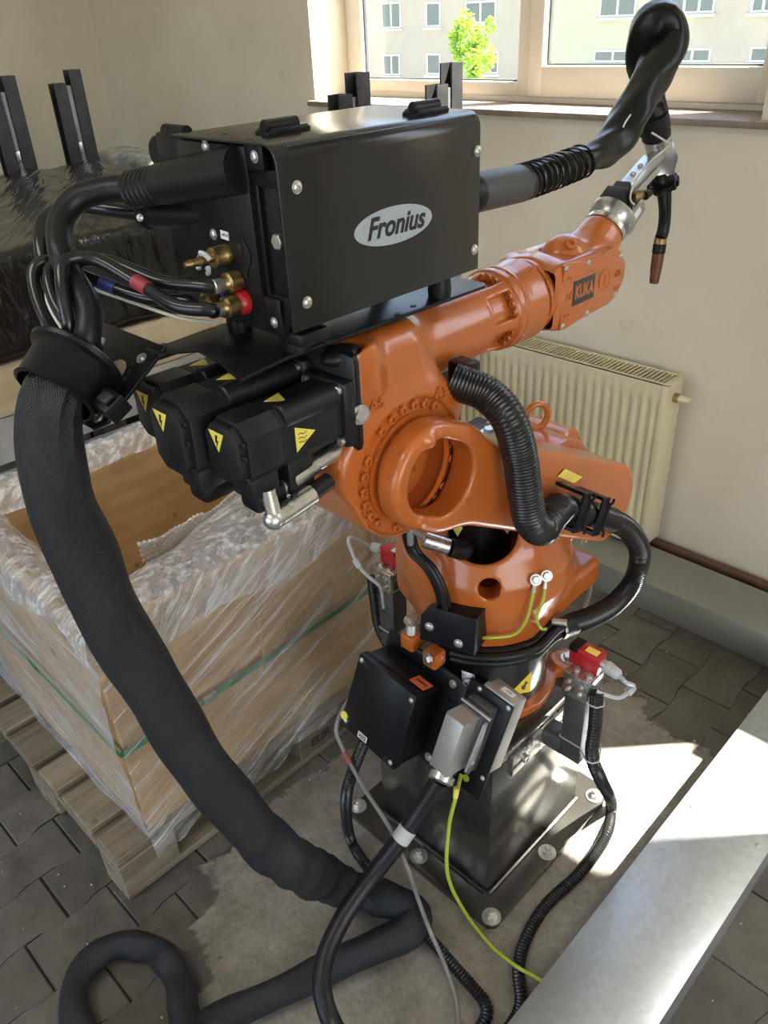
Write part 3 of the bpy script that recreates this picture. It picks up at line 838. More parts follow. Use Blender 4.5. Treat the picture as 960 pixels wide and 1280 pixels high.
# grey cable duct along the wall
cd = thing('wall_cable_duct', (-0.8, 2.15, 0), 'long grey painted sheet metal cable duct on the floor along the window wall', 'cable duct')
for a, c in ((-4.0, -2.02), (-2.016, -0.2), (-0.196, 1.9)):
    MB().box((a, 2.053, 0.0), (c, 2.255, 0.112), .003).build('duct_section', DUCTP, cd)

# galvanised duct running away from the wall
gd = thing('galvanised_duct', (-0.32, 0.9, 0), 'bright galvanised sheet metal duct lying across the floor beside the robot pedestal', 'cable duct')
b = MB(); b.box((-0.421, -0.9, 0.0), (-0.223, 2.052, 0.106), .0025); b.build('duct_body', GALV, gd)
MB().box((-0.4245, -0.9, 0.104), (-0.2205, 2.052, 0.112), .001).build('cover', GALV, gd)
for px, py in ((866, 1009), (947, 1057)): inst('pan', 'screw', P(px, py, z=.1118), (0, 0, 1), .0055, gd, ZINC)

# ================================================================== PEDESTAL
AX, AY = -0.82, 1.08
pd = thing('steel_pedestal', (AX, AY, 0), 'black square steel pedestal with bolted base plate under the orange robot', 'pedestal')
pb = [(-1.046, 0.85), (-1.03, 0.834), (-0.604, 0.834), (-0.588, 0.85), (-0.588, 1.31), (-0.604, 1.326), (-1.03, 1.326), (-1.046, 1.31)]
SATINB = mat('satin_black_steel', (0.028, 0.0265, 0.023), 0.26, 0, 1.0, 0.2, 6, 0, 30, 0.001, 0.06)
MB().prism([(x, y) for x, y in pb], 0.020, Matrix.Translation((0, 0, 0.003)), .002).build('base_plate', SATINB, pd)
MB().box((-0.976, 0.893, 0.020), (-0.646, 1.248, 0.434), .004).build('column_tube', SATINB, pd)
MB().box((-0.985, 0.885, 0.430), (-0.642, 1.262, 0.458), .003).build('top_plate', SATINB, pd)
b = MB()   # weld beads
for a, c in (((-0.976, .89), (-0.646, .89)), ((-0.643, .893), (-0.643, 1.25)), ((-.979, .893), (-.979, 1.25)), ((-.976, 1.251), (-.646, 1.251))):
    pth = [Vector((a[0] + (c[0] - a[0]) * i / 50, a[1] + (c[1] - a[1]) * i / 50, .0245)) for i in range(51)]
    b.tube(pth, [.0055 + .0012 * (i % 2) for i in range(51)], 8)
b.build('weld_bead', SATINB, pd)
for x, y in ((-.606, .855), (-1.032, .86), (-.613, 1.283), (-.608, 1.07), (-.824, .858), (-1.03, 1.29), (-1.03, 1.07), (-.824, 1.30)):
    inst('anchor', 'anchor_bolt', (x, y, .023), (0, 0, 1), .0125, pd, ZINC, random.random())

# ================================================================== ROBOT
rb = thing('welding_robot', (AX, AY, 0.458), 'orange six axis industrial robot arm folded back over the black pedestal', 'robot')
FZ = 0.458


def f_foot(p):
    d = sd_cyl(p, (AX, AY, FZ), (AX, AY, FZ + .022), .160, .004)
    for sx in (-1, 1):
        for sy in (-1, 1): d = smin(d, sd_cyl(p, (AX + sx * .133, AY + sy * .133, FZ), (AX + sx * .133, AY + sy * .133, FZ + .028), .036, .004), .02)
    return d


cast('foot_flange', f_foot, (-1.02, .88, FZ - .01), (-.62, 1.28, FZ + .075), .004, ORANGE, rb)
MB().lathe([(.140, FZ + .02), (.140, .655), (.137, .66)], (AX, AY, 0), (0, 0, 1), 64).build('base_cylinder', SATINB, rb)
for sx in (-1, 1):
    for sy in (-1, 1): inst('hex', 'foot_bolt', (AX + sx * .135, AY + sy * .135, FZ + .028), (0, 0, 1), .013, rb, ZINC, .3)

HOLE = np.array(PC(602, 655, .135)); HND = (HOLE - np.array([AX, AY, .80])); HND = HND / np.linalg.norm(HND)


def f_col(p):
    q = np.hypot(p[..., 0] - AX, p[..., 1] - AY); z = p[..., 2]
    prof = np.interp(z, [.60, .655, .67, .70, .76, .81, .86, .92, 1.0], [.148, .150, .152, .160, .172, .170, .150, .120, .10])
    d = np.maximum((q - prof) * .95, np.maximum(.662 - z, z - .93))
    # shoulder carrying axis two towards the window
    d = smin(d, sd_box(p, (-.96, 1.12, .70), (-.76, 1.34, .88), .03), .05)
    d = smin(d, sd_cyl(p, (-.955, 1.26, .88), (-.765, 1.26, .88), .098, .008), .03)
    # side lugs
    d = smin(d, sd_box(p, (-.745, 1.13, .672), (-.665, 1.275, .742), .016), .03)
    d = smin(d, sd_caps(p, (-.715, 1.06, .70), (-.70, 1.05, .86), .022, .022), .03)
    d = smin(d, sd_caps(p, (-.955, 1.0, .69), (-.955, 1.0, .80), .028, .02), .05)
    # hollow for the motor with a round mouth
    cav = np.maximum(q - .128, .70 - z)
    d = smax(d, -sd_cyl(p, HOLE - HND * .10, HOLE + HND * .13, .064, .002), .010)
    d = smax(d, -sd_cyl(p, (-.82, 1.07, .76), (-.82, 1.07, 1.1), .105, .01), .012)
    # small access hole
    c = np.array(PC(612, 738, .170)); n = c - np.array([AX, AY, c[2] - .04]); n = n / np.linalg.norm(n)
    d = smax(d, -sd_cyl(p, c - n * .12, c + n * .10, .021), .004)
    return d


colo = cast('rotating_column', f_col, (-1.04, .85, .64), (-.60, 1.40, 1.0), .005, ORANGE, rb)
# motor of the first axis standing in the column
b = MB(); b.box((-.885, 1.00, .765), (-.775, 1.11, .955), .012); b.build('axis_motor', MOTORB, rb)
mt2 = MB().box((-.985, 1.135, .90), (-.875, 1.255, .975), .006).build('axis_motor', MOTORB, rb)
inst('hex', 'motor_bolt', P(612, 541, z=.976), (0, 0, 1), .014, mt2, ZINC)
MB().cyl((-.955, 1.26, .88), (-1.02, 1.26, .88), .07, None, 32, .006).build('axis_cap', ORANGE, rb)
MB().cyl((-.955, 1.33, .915), (-.80, 1.33, .915), .052, None, 32, .006).build('gear_housing', ORANGE, rb)
for px, py in ((727, 567), (742, 571)): inst('socket', 'cap_screw', P(px, py, x=-.86), (0.2, .2, 1), .008, rb, ORANGE)
# lifting eye
ey = MB(); c = P(671, 520, x=-.85); ex = Vector((.55, .83, 0)); 
ey.tube([c + ex * (.0235 * math.cos(a)) + Vector((0, 0, .027 * math.sin(a))) for a in [2 * math.pi * i / 32 for i in range(32)]], .0068, 10, True)
ey.cyl(c + Vector((0, 0, -.062)), c + Vector((0, 0, -.027)), .014, .009, 16)
ey.build('lifting_eye', ORANGE, rb)

# ---- link arm
A3 = np.array([0.737, 1.165]); A2 = np.array([1.262, 0.878])


def cap2(p, a, b, r1, r2):
    y, z = p[..., 1], p[..., 2]; ba = b - a; t = np.clip(((y - a[0]) * ba[0] + (z - a[1]) * ba[1]) / (ba @ ba), 0, 1)
    return np.hypot(y - a[0] - t * ba[0], z - a[1] - t * ba[1]) - (r1 + (r2 - r1) * t)


def f_link(p):
    x = p[..., 0]
    prof = smin(cap2(p, A3, A3 + (A2 - A3) * .05, .081, .080), cap2(p, A3 + (A2 - A3) * .12, A2, .066, .082), .05)
    t = np.clip(((p[..., 1] - A3[0]) * (A2 - A3)[0] + (p[..., 2] - A3[1]) * (A2 - A3)[1]) / ((A2 - A3) @ (A2 - A3)), -.3, 1.3)
    xin = -.692 - .075 * np.clip((t - .12) / .5, 0, 1)        # inner side widens towards axis two
    xout = -.650 + .0 * t
    slab = np.maximum(x - xout, xin - x)
    d = smax(prof, slab, .013)
    d = smax(d, -np.maximum(cap2(p, A3, A3 + (A2 - A3) * .055, .0565, .0565), -.755 - x), .006)
    # open end pocket beyond axis two
    dirv = (A2 - A3) / np.linalg.norm(A2 - A3); s = (p[..., 1] - A2[0]) * dirv[0] + (p[..., 2] - A2[1]) * dirv[1]
    n = (p[..., 1] - A2[0]) * (-dirv[1]) + (p[..., 2] - A2[1]) * dirv[0]
    pk = np.maximum(np.maximum(.030 - s, np.abs(n) - .060), np.abs(x + .705) - .040)
    d = smax(d, -pk, .012)
    # small lug on the rim
    d = smin(d, sd_sph(p, (-.654, A3[0] - .012, A3[1] + .062), .011), .006)
    d = smin(d, sd_sph(p, (-.654, A3[0] - .034, A3[1] - .056), .009), .006)
    return d


linko = cast('link_arm', f_link, (-.80, .62, .74), (-.63, 1.38, 1.28), .004, ORANGE, rb)
# gear face seen inside the round recess
b = MB(); b.cyl((-.790, A3[0] + .012, A3[1] - .006), (-.734, A3[0] + .012, A3[1] - .006), .080, None, 48); b.build('gear_face', ORANGE, rb)
b = MB(); b.lathe([(.024, 0), (.024, .008), (.028, .008), (.030, .003), (.034, .001)], (-.734, A3[0] - .010, A3[1] + .002), (1, 0, 0), 40); b.build('gear_ring', ORANGE, rb)
for k in range(14):
    a = k * 2 * math.pi / 14 + .2
    inst('socket', 'cap_screw', (-.734, A3[0] + .004 + .046 * math.cos(a), A3[1] - .002 + .046 * math.sin(a)), (1, 0, 0), .0055, rb, ORANGE)
tbc = P(716, 655, x=-.690); MB().box(tbc - Vector((.010, .018, .030)), tbc + Vector((.010, .018, .030)), .005).build('stop_tab', ORANGE, rb)
inst('hex', 'stop_bolt', P(729, 669, x=-.680), (1, .3, -.1), .012, rb, ZINC)
# hose clamps on the link arm
for k, (px, py) in enumerate(((718, 637), (742, 642))):
    c = P(px, py, x=-.600); R = frameM(c, (.1, .93, -.36), (0.0, .36, .93))
    b = MB(); b.prism([(-.0115, -.036), (.0115, -.034), (.0115, .036), (-.0115, .034)], .004, R @ Matrix.Translation((0, 0, .014)), .001)
    b.prism([(-.0085, -.036), (.0085, -.036), (.0085, -.030), (-.0085, -.030)], .062, R @ Matrix.Translation((0, 0, -.045)), .001); b.prism([(-.0085, .029), (.0085, .029), (.0085, .035), (-.0085, .035)], .062, R @ Matrix.Translation((0, 0, -.045)), .001)
    b.tube([R @ Vector((.0118, -.036 + .072 * i / 10, .0175 + (.006 if i in (0, 1, 9, 10) else .001))) for i in range(11)], .0026, 8)
    b.build('hose_clamp', BLACKP, rb)
b = MB(); b.box((-.66, 1.085, .915), (-.645, 1.16, .95), .003); b.build('clamp_mount', ORANGE, rb)
# yellow warning strip stuck on the top edge
(p0, n0), (p1, n1) = surf_hit(linko, 690, 588), surf_hit(linko, 732, 600)
b = MB(); M_ = frameM((p0 + p1) / 2 + (n0 + n1) * .0012, p1 - p0, (n0 + n1).cross(p1 - p0)); b.prism([(-.045, -.007), (.02, -.011), (.045, .004), (-.03, .009)], .0010, M_); b.build('warning_sticker', PALEYEL, rb)


# ---- arm casting
def f_arm(p):
    tube = sd_cyl(p, (AX, .70, 1.285), (AX, 1.004, 1.285), .066, .004, .0605)
    hub = sd_cyl(p, (-.945, A3[0], A3[1]), (-.695, A3[0], A3[1]), .110, .004)
    body = sd_box(p, (-.925, .655, 1.215), (-.712, .80, 1.365), .035)
    neck = sd_box(p, (-.905, .66, 1.14), (-.722, .825, 1.30), .035)
    back = sd_box(p, (-.935, .645, 1.225), (-.702, .69, 1.374), .014)
    rear = sd_caps(p, (-.72, .655, 1.20), (-.92, .655, 1.20), .052)
    d = smin(tube, body, .075); d = smin(d, neck, .04); d = smin(d, hub, .030); d = smin(d, back, .03); d = smin(d, rear, .03)
    # elbow boss where the hose enters
    d = smin(d, sd_caps(p, (-.735, .80, 1.245), (-.725, .845, 1.225), .033, .026), .035)
    # flatten where the mounting plate lies, and a dish on top
    d = smax(d, p[..., 2] - 1.366, .006)
    d = smax(d, -sd_box(p, (-.752, .612, 1.352), (-.702, .676, 1.40), .022), .006)
    d = smax(d, -sd_cyl(p, (-.745, A3[0] + .010, A3[1] - .004), (-.60, A3[0] + .010, A3[1] - .004), .070), .003)
    d = smax(d, -sd_cyl(p, (-.698, A3[0], A3[1]), (-.60, A3[0], A3[1]), .135), .012)
    d = smax(d, -sd_cyl(p, (-.704, A3[0], A3[1]), (-.60, A3[0], A3[1]), .1035), .003)
    return d


armo = cast('arm_casting', f_arm, (-.97, .57, 1.03), (-.67, 1.16, 1.40), .0035, ORANGE, rb)
MB().lathe([(.072, -.04), (.083, -.04), (.083, .014), (.072, .014)], (-.712, A3[0], A3[1]), (1, 0, 0), 64, caps=False).build('bearing_sleeve', ORANGE, rb)
for k in range(26):
    a = 2 * math.pi * k / 26
    if k % 7 == 3: continue
    inst('socket', 'cap_screw', (-.7030, A3[0] + .0935 * math.cos(a), A3[1] + .0935 * math.sin(a)), (1, 0, 0), .0068, rb, ORANGE)
MB().sphere((-.727, .644, 1.356), .020, 20, (1.0, 1.5, .65)).build('rubber_plug', RUBBER, rb)

# collar joining forearm and wrist, with sunk bolt pockets


def f_collar(p):
    d = sd_cyl(p, (AX, .985, 1.285), (AX, 1.145, 1.285), .0585, .004, .0715)
    d = np.minimum(d, sd_cyl(p, (AX, 1.065, 1.285), (AX, 1.145, 1.285), .0685, .004))
    d = np.minimum(d, sd_cyl(p, (AX, 1.083, 1.285), (AX, 1.09, 1.285), .0705, .002))
    y = p[..., 1]; ang = np.arctan2(p[..., 2] - 1.285, p[..., 0] - AX); r = np.hypot(p[..., 2] - 1.285, p[..., 0] - AX)
    for a0 in (math.radians(24), math.radians(-36), math.radians(84), math.radians(144), math.radians(204), math.radians(264)):
        da = np.abs(np.angle(np.exp(1j * (ang - a0)))) - math.radians(21)
        pk = np.maximum(np.maximum(da * r, .0515 - r), np.maximum(1.010 - y, y - 1.060)); d = smax(d, -pk, .003)
    # groove before the wrist
    d = np.minimum(d, sd_cyl(p, (AX, 1.14, 1.285), (AX, 1.19, 1.285), .058, .003))
    d = np.minimum(d, sd_cyl(p, (AX, 1.158, 1.285), (AX, 1.172, 1.285), .0655, .003))
    return d


cast('forearm_collar', f_collar, (-.90, .975, 1.20), (-.74, 1.20, 1.37), .0028, ORANGE, rb)
for a0 in (24, -36, 84):
    for k in (-13, 0, 13):
        a = math.radians(a0 + k)
        inst('socket', 'cap_screw', (AX + .0585 * math.cos(a), 1.060, 1.285 + .0585 * math.sin(a)), (0, -1, 0), .0056, rb, ORANGE)
for k in range(12):
    a = 2 * math.pi * k / 12 + .1
    inst('socket', 'cap_screw', (AX + .0625 * math.cos(a), 1.158, 1.285 + .0625 * math.sin(a)), (0, -1, 0), .0045, rb, ORANGE)

# ---- wrist: forked housing and tilting hand
WA = (1.335, 1.298); TILT = math.radians(33); HD = np.array([0, math.cos(TILT), math.sin(TILT)])


def f_fork(p):
    a = np.array([1.20, 1.287]); c = np.array([1.345, 1.290])
    prof = cap2(p, a, c, .060, .052)
    wst = np.maximum(np.abs(p[..., 1] - 1.275) - .06, 0)
    d = smax(prof, np.abs(p[..., 0] - AX) - .063, .010)
    d = smin(d, sd_cyl(p, (AX, 1.172, 1.287), (AX, 1.21, 1.287), .0655, .006), .015)
    # hollow between the fork cheeks
    d = smax(d, -sd_box(p, (AX - .040, 1.255, 1.20), (AX + .040, 1.45, 1.40), .012), .006)
    d = smax(d, -sd_sph(p, (AX - .02, 1.285, 1.415), .075, (1, 1.3, 1)), .01)
    return d


cast('wrist_fork', f_fork, (-.90, 1.165, 1.21), (-.74, 1.42, 1.37), .003, ORANGE, rb)


def f_hand(p):
    c = np.array([AX, WA[0], WA[1]])
    d = sd_cyl(p, c - np.array([.038, 0, 0]), c + np.array([.038, 0, 0]), .050, .012)
    d = smin(d, sd_cyl(p, c - HD * .01, c + HD * .096, .053, .008, .0415), .02)
    d = smin(d, sd_sph(p, c + np.array([.004, -.055, .030]), .043), .014)
    return d


cast('wrist_hand', f_hand, (-.885, 1.21, 1.22), (-.755, 1.48, 1.43), .003, ORANGE, rb)
wc = Vector((AX, WA[0], WA[1])); hd = Vector(HD)
inst('socket', 'plug', Vector((AX + .004, WA[0] - .055, WA[1] + .030)) + Vector((.55, -.45, .70)).normalized() * .0425, (.55, -.45, .70), .0095, rb, ORANGE)
MB().lathe([(.033, .094), (.0415, .096), (.0415, .106), (.033, .108)], wc, hd, 40).build('tool_flange', STEEL, rb)
MB().lathe([(.034, .106), (.038, .109), (.0465, .128), (.0465, .136), (.02, .137)], wc, hd, 40).build('adapter_disc', ALU, rb)
for k in range(8):
    a = 2 * math.pi * k / 8; M_ = orient(hd)
    inst('socket', 'cap_screw', wc + hd * .119 + M_ @ Vector((.0415 * math.cos(a), .0405 * math.sin(a), 0)), M_ @ Vector((math.cos(a), math.sin(a), -.3)), .0038, rb, ZINC)

# cover with the name plate on the cheek facing the room
XF = AX + .0625
cvp = []
for i in range(40):
    pass
yz = [(1.186, 1.345), (1.20, 1.347), (1.255, 1.338), (1.305, 1.338), (1.345, 1.344), (1.374, 1.330), (1.394, 1.302), (1.394, 1.276), (1.376, 1.250), (1.345, 1.238), (1.27, 1.236), (1.20, 1.229), (1.186, 1.231)]
MB().prism([(y, z) for y, z in yz], .006, frameM((XF - .002, 0, 0), (0, 1, 0), (0, 0, 1)), .002).build('wrist_cover', ORANGE, rb)
for y, z in ((1.192, 1.338), (1.262, 1.333), (1.371, 1.322), (1.193, 1.237), (1.272, 1.240), (1.366, 1.252)): inst('pan', 'cover_screw', (XF + .004, y, z), (1, 0, 0), .0046, rb, ZINC)
b = MB(); b.prism([(1.219, 1.266), (1.288, 1.266), (1.288, 1.310), (1.219, 1.310)], .0012, frameM((XF + .0036, 0, 0), (0, 1, 0), (0, 0, 1)), .0003); npl = b.build('name_plate', mat('name_plate_grey', (0.05, 0.047, 0.045), .5), rb)
text_mesh('KUKA', .033, frameM((XF + .0052, 1.2535, 1.288), (0, 1, 0), (0, 0, 1)), 'lettering', ORANGE, npl, .0004, 0, .001, sx=.66)
text_mesh('A4', .017, frameM((XF + .0048, 1.204, 1.288), (0, 1, 0), (0, 0, 1)), 'lettering', ORANGE, rb, .0016, 0, .0003)
LETT = ORANGE
text_mesh('A5', .015, frameM((XF + .0048, 1.368, 1.292), (0, 1, 0), (0, 0, 1)), 'lettering', LETT, rb, .0016, 0, .0003)
for y, z, s_ in ((1.204, 1.316, 1), (1.204, 1.258, -1), (1.368, 1.268, -1)):
    b = MB(); b.tube([Vector((XF + .0045, y + .007 * math.cos(a), z + s_ * .007 * math.sin(a))) for a in [math.radians(20 + 14 * i) for i in range(11)]], .0016, 6)
    b.prism([(-.004, 0), (.004, 0), (0, .006)], .001, frameM((XF + .0042, y + .0075, z + s_ * .002), (0, s_, 0), (0, 0, -s_))); b.build('arrow_mark', LETT, rb)
b = MB(); b.lathe([(.0195, 0), (.0195, .0018), (.0175, .0018), (.0170, .0006), (.001, .0006)], (XF + .0035, 1.322, 1.290), (1, 0, 0), 40); b.build('round_boss', ORANGE, rb)
MB().prism([(-.0012, -.010), (.0012, -.010), (.0012, .010), (-.0012, .010)], .001, frameM((XF + .0041, 1.323, 1.290), (0, 1, 0), (0, .25, 1))).build('boss_slot', LETT, rb)
# cast letters on the arm
def emboss(txt, size, px, py, ang, o):
    h, n = surf_hit(o, px, py); r_ = Vector((0, 1, 0)); r_ = (r_ - n * r_.dot(n)).normalized(); u_ = n.cross(r_)
    x_ = r_ * math.cos(ang) + u_ * math.sin(ang); text_mesh(txt, size, frameM(h + n * .0002, x_, n.cross(x_)), 'lettering', LETT, rb, .0026, 0, .0004)


emboss('A5', .026, 470, 505, .05, armo); emboss('A3', .024, 550, 492, -.4, armo)

# ---- three drive motors at the back of the arm
def motor(x0, x1, y0, y1, z0, z1, lab_side=True):
    c = 0.016; b = MB(); W = x1 - x0; Hh = z1 - z0
    oc = [(x0 + c, z0), (x1 - c, z0), (x1, z0 + c), (x1, z1 - c), (x1 - c, z1), (x0 + c, z1), (x0, z1 - c), (x0, z0 + c)]
    mr_ = thing_part('drive_motor', rb)
    def oct_(s, ya, yb, nm, bev=.002):
        cx, cz = (x0 + x1) / 2, (z0 + z1) / 2
        pts_ = [(cx + (x - cx) * s, cz + (z - cz) * s) for x, z in oc]
        # frame: local x -> +x, local y -> +z, local z -> -y
        return MB().prism(pts_, yb - ya, frameM((0, yb, 0), (1, 0, 0), (0, 0, 1)), bev)
    body = oct_(1.0, y0 + .060, y1 - .018, 'm').build('drive_motor', MOTORB, rb)
    oct_(1.035, y0 + .012, y0 + .062, 'm').build('encoder_housing', MOTORB, body)
    oct_(0.93, y0, y0 + .014, 'm').build('end_cover', MOTORB, body)
    MB().box((x0 - .006, y1 - .020, z0 - .006), (x1 + .006, y1, z1 + .006), .006).build('flange', MOTORB, body)
    MB().cyl((x1 - .014, y0 + .07, z1 - .012), (x1 - .014, y1 - .02, z1 - .012), .0165, None, 20, .002).build('corner_rail', MOTORB, body)
    for xx in (x0 + .004, x1 - .004):
        for zz in (z0 + .004, z1 - .004): inst('socket', 'flange_screw', (xx, y1 - .020, zz), (0, -1, 0), .0062, body, ZINC)
    for zz in (z0 + .014, (z0 + z1) / 2 + .004, z1 - .018):
        inst('socket', 'cover_screw', (x1 + .002, y0 + .006, zz), (0, -1, 0), .0042, body, MOTORB)
    # high voltage triangle on the end cover
    cx = (x0 + x1) / 2 - .006; cz = z1 - .024
    M_ = frameM((cx, y0 - .0004, cz), (1, 0, 0), (0, 0, 1))
    ts = MB().prism([(-.0145, .0125), (.0145, .0125), (0, -.0135)], .0008, M_).build('warning_sticker', PALEYEL, body)
    M2 = frameM((cx, y0 - .0012, cz), (1, 0, 0), (0, 0, 1))
    MB().prism([(-.001, .009), (.003, .009), (.0005, .002), (.0032, .002), (-.0018, -.008), (-.0005, -.001), (-.003, -.001)], .0005, M2).build('lightning_mark', INK_SHADE, ts)
    # hot surface triangle on the side and the top
    yc_ = (y0 + y1) / 2 + .008; tzc = (z0 + z1) / 2 - .002
    if lab_side:
        t1 = MB().prism([(-.016, -.0165), (-.016, .0165), (.0155, .002)], .0008, frameM((x1 + .0002, yc_, tzc), (0, 1, 0), (0, 0, 1))).build('warning_sticker', PALEYEL, body)
        for k in (-1, 0, 1): MB().tube([Vector((x1 + .0013, yc_ - .012 + .0022 * i, tzc + k * .0055 + .0012 * math.sin(i * 1.2))) for i in range(7)], .0005, 4).build('wavy_mark', INK_SHADE, t1)
    t2 = MB().prism([(-.013, -.011), (.013, -.011), (0.002, .0125)], .0008, frameM(((x0 + x1) / 2 - .006, yc_ - .008, z1 + .0004), (.7, .7, 0), (-.7, .7, 0))).build('warning_sticker', PALEYEL, body)
    # connector block underneath and plug
    MB().box((x0 + .012, y0 + .020, z0 - .030), (x1 - .014, y0 + .062, z0 + .006), .004).build('connector_block', MOTORB, body)
    MB().box((x0 + .014, y0 + .026, z0 - .052), (x1 - .018, y0 + .075, z0 - .026), .006).build('connector_block', PLASTIC, body)
    MB().cyl(((x0 + x1) / 2, y0 + .07, z0 - .040), ((x0 + x1) / 2, y0 + .125, z0 - .034), .0125, .0115, 20, .002).build('plug_shell', STEEL, body)
    return body


def thing_part(n, p): return None


YF = 0.632
m1 = motor(-.764, -.696, .452, YF, 1.252, 1.330)
m2 = motor(-.842, -.772, .428, YF, 1.248, 1.342, False)
m3 = motor(-.918, -.850, .450, YF, 1.262, 1.338, False)
MB().box((-.930, YF - .004, 1.232), (-.690, YF + .014, 1.368), .012).build('motor_plate', MOTORB, rb)
inst('hex', 'plate_bolt', P(450, 518, x=-.691), (1, -.3, 0), .0095, rb, ZINC)
# extra plug and right angle connector below the nearest motor
b = MB(); b.box((-.748, .530, 1.205), (-.712, .572, 1.258), .004); b.build('connector_block', MOTORB, m1)
b = MB(); b.cyl((-.722, .540, 1.222), (-.722, .640, 1.236), .0125, .013, 20, .002); b.build('plug_shell', STEEL, m1)
b = MB(); b.cyl((-.705, .495, 1.192), (-.705, .560, 1.200), .0135, None, 20, .003); b.sphere((-.705, .493, 1.192), .0135, 14); b.cyl((-.705, .495, 1.192), (-.712, .495, 1.232), .010, None, 16); b.build('angle_plug', STEEL, m1)
MB().cyl((-.705, .556, 1.200), (-.708, .590, 1.204), .0115, None, 16).build('plug_boot', RUBBER, m1); MB().cyl((-.722, .638, 1.236), (-.722, .66, 1.238), .011, None, 16).build('plug_boot', RUBBER, m1)

# ================================================================== MOUNTING PLATE AND WIRE FEEDER
mpz = 1.378
mpt = thing('feeder_mounting_plate', (-.80, .70, 1.37), 'flat black steel plate on the robot arm carrying the wire feeder', 'plate')
plp = [(-.722, .486), (-.734, .560), (-.726, .935), (-.735, .945), (-.895, .945), (-.90, .935), (-.90, .56), (-.893, .480), (-.872, .480), (-.845, .512), (-.79, .505)]
MB().prism(plp, .005, Matrix.Translation((0, 0, mpz - .007)), .001).build('plate_sheet', BLACKP, mpt)
for x, y in ((-.735, .60), (-.737, .63), (-.74, .66), (-.737, .76), (-.745, .80), (-.742, .86)):
    MB().lathe([(.0045, 0), (.0045, .0006)], (x, y, mpz - .0018), (0, 0, 1), 14).build('hole', INK_SHADE, mpt)  # flat black discs give the dark of drilled holes
# flange folded down towards the hose collar
n_s = Vector((0, -.10, -.07)).normalized(); n_u = Vector((1, 0, 0)); nb = n_u.cross(n_s)
BM = frameM((-.872, .482, mpz - .004), (-1, 0, 0), n_s)
bp = [(0.0, -.006), (.148, -.006), (.152, 0.0), (.150, .105), (.135, .128), (.018, .128), (.0, .112)]
MB().prism(bp, .005, BM, .001).build('folded_flange', BLACKP, mpt)
MB().box((-.90, .470, mpz - .010), (-.868, .50, mpz - .002), .001).build('bend', BLACKP, mpt)
for a, c in ((.025, .020), (.020, .112), (.125, .022), (.128, .112)): inst('pan', 'screw', BM @ Vector((a, c, .0050)), BM.col[2].to_3d(), .0062, mpt, ZINC)
MB().lathe([(.018, 0), (.018, .0006)], BM @ Vector((.055, .050, .0048)), BM.col[2].to_3d(), 28).build('hole', PLANKW, mpt)
b = MB()
for k in range(18):
    a = 2 * math.pi * k / 18; b.lathe([(.0028, 0), (.0028, .0006)], BM @ Vector((.055 + .028 * math.cos(a), .054 + .034 * math.sin(a), .0048)), BM.col[2].to_3d(), 8)
tag(b.build('small_holes', INK_SHADE, mpt), kind='stuff')

FX0, FX1, FY0, FY1, FZ0, FZ1 = -.880, -.690, .556, .872, 1.420, 1.614
wf = thing('wire_feeder', (-.78, .71, mpz), 'black sheet metal welding wire feeder box with oval grey logo on top of the robot', 'wire feeder')
r = .020; arc = [(FX1 - r + r * math.cos(a), FZ1 - r + r * math.sin(a)) for a in [math.radians(90 * i / 8) for i in range(9)]]
prof = [(FX1, FZ0 + .004), (FX1 - .004, FZ0)] ; 
outer = [(FX1, FZ0)] + arc + [(FX0 + .004, FZ1), (FX0, FZ1 - .004), (FX0, FZ0)]
# hood: a bent sheet that overhangs the end panel a little
t_ = .003; inner = [(FX1 - t_, FZ0)] + [(FX1 - r + (r - t_) * math.cos(a), FZ1 - r + (r - t_) * math.sin(a)) for a in [math.radians(90 * i / 8) for i in range(9)]] + [(FX0 + .006, FZ1 - t_)]
sheet = [(FX1, FZ0)] + arc + [(FX0 + .003, FZ1)] + inner[::-1]
MB().prism(sheet, FY1 - FY0 + .012, frameM((0, FY1, 0), (1, 0, 0), (0, 0, 1)), .0008).build('hood', FEEDER, wf)
MB().box((FX0, FY0 + .008, FZ0 + .002), (FX1 - t_ - .001, FY1 - .004, FZ1 - t_ - .001), .002).build('body', BLACKP, wf)
# end panel facing the hose bracket: main plate, slotted strip and corner pieces
ep = MB(); ep.box((FX0 - .002, FY0 - .004, FZ0 - .014), (-.752, FY0 + .010, FZ1 - .006), .0015); ep.build('end_panel', BLACKP, wf)
ep = MB(); ep.box((-.940, FY0 + .004, FZ0 + .01), (FX0 + .002, FY0 + .016, 1.535), .0015); ep.build('side_panel', BLACKP, wf)
ep = MB(); ep.box((-.752, FY0 + .002, FZ0 - .002), (-.698, FY0 + .010, 1.452), .001); ep.box((-.752, FY0 + .002, 1.450), (-.744, FY0 + .010, 1.580), .001); ep.box((-.712, FY0 + .0021, 1.450), (-.694, FY0 + .010, 1.580), .001); ep.box((-.752, FY0 + .002, 1.568), (-.694, FY0 + .0101, 1.586), .001)
ep.build('slotted_strip', BLACKP, wf)
MB().box((-.745, FY0 + .009, 1.45), (-.71, FY0 + .012, 1.57)).build('slot_back', INK_SHADE, wf)
inst('hex', 'nut', (-.7235, FY0 + .010, 1.512), (0, -1, 0), .009, wf, ZINC)
MB().box((-.752, FY0 - .004, 1.586), (-.722, FY0 + .010, FZ1 - .004), .001).build('corner_piece', BLACKP, wf)
MB().box((-.752, FY0 - .003, FZ0 - .014), (-.722, FY0 + .010, 1.449), .001).build('corner_piece', BLACKP, wf)
for px, py in ((257, 183), (318, 196), (267, 293), (343, 403)): inst('pan', 'screw', P(px, py, y=FY0 - .004), (0, -1, 0), .0052, wf, ZINC)
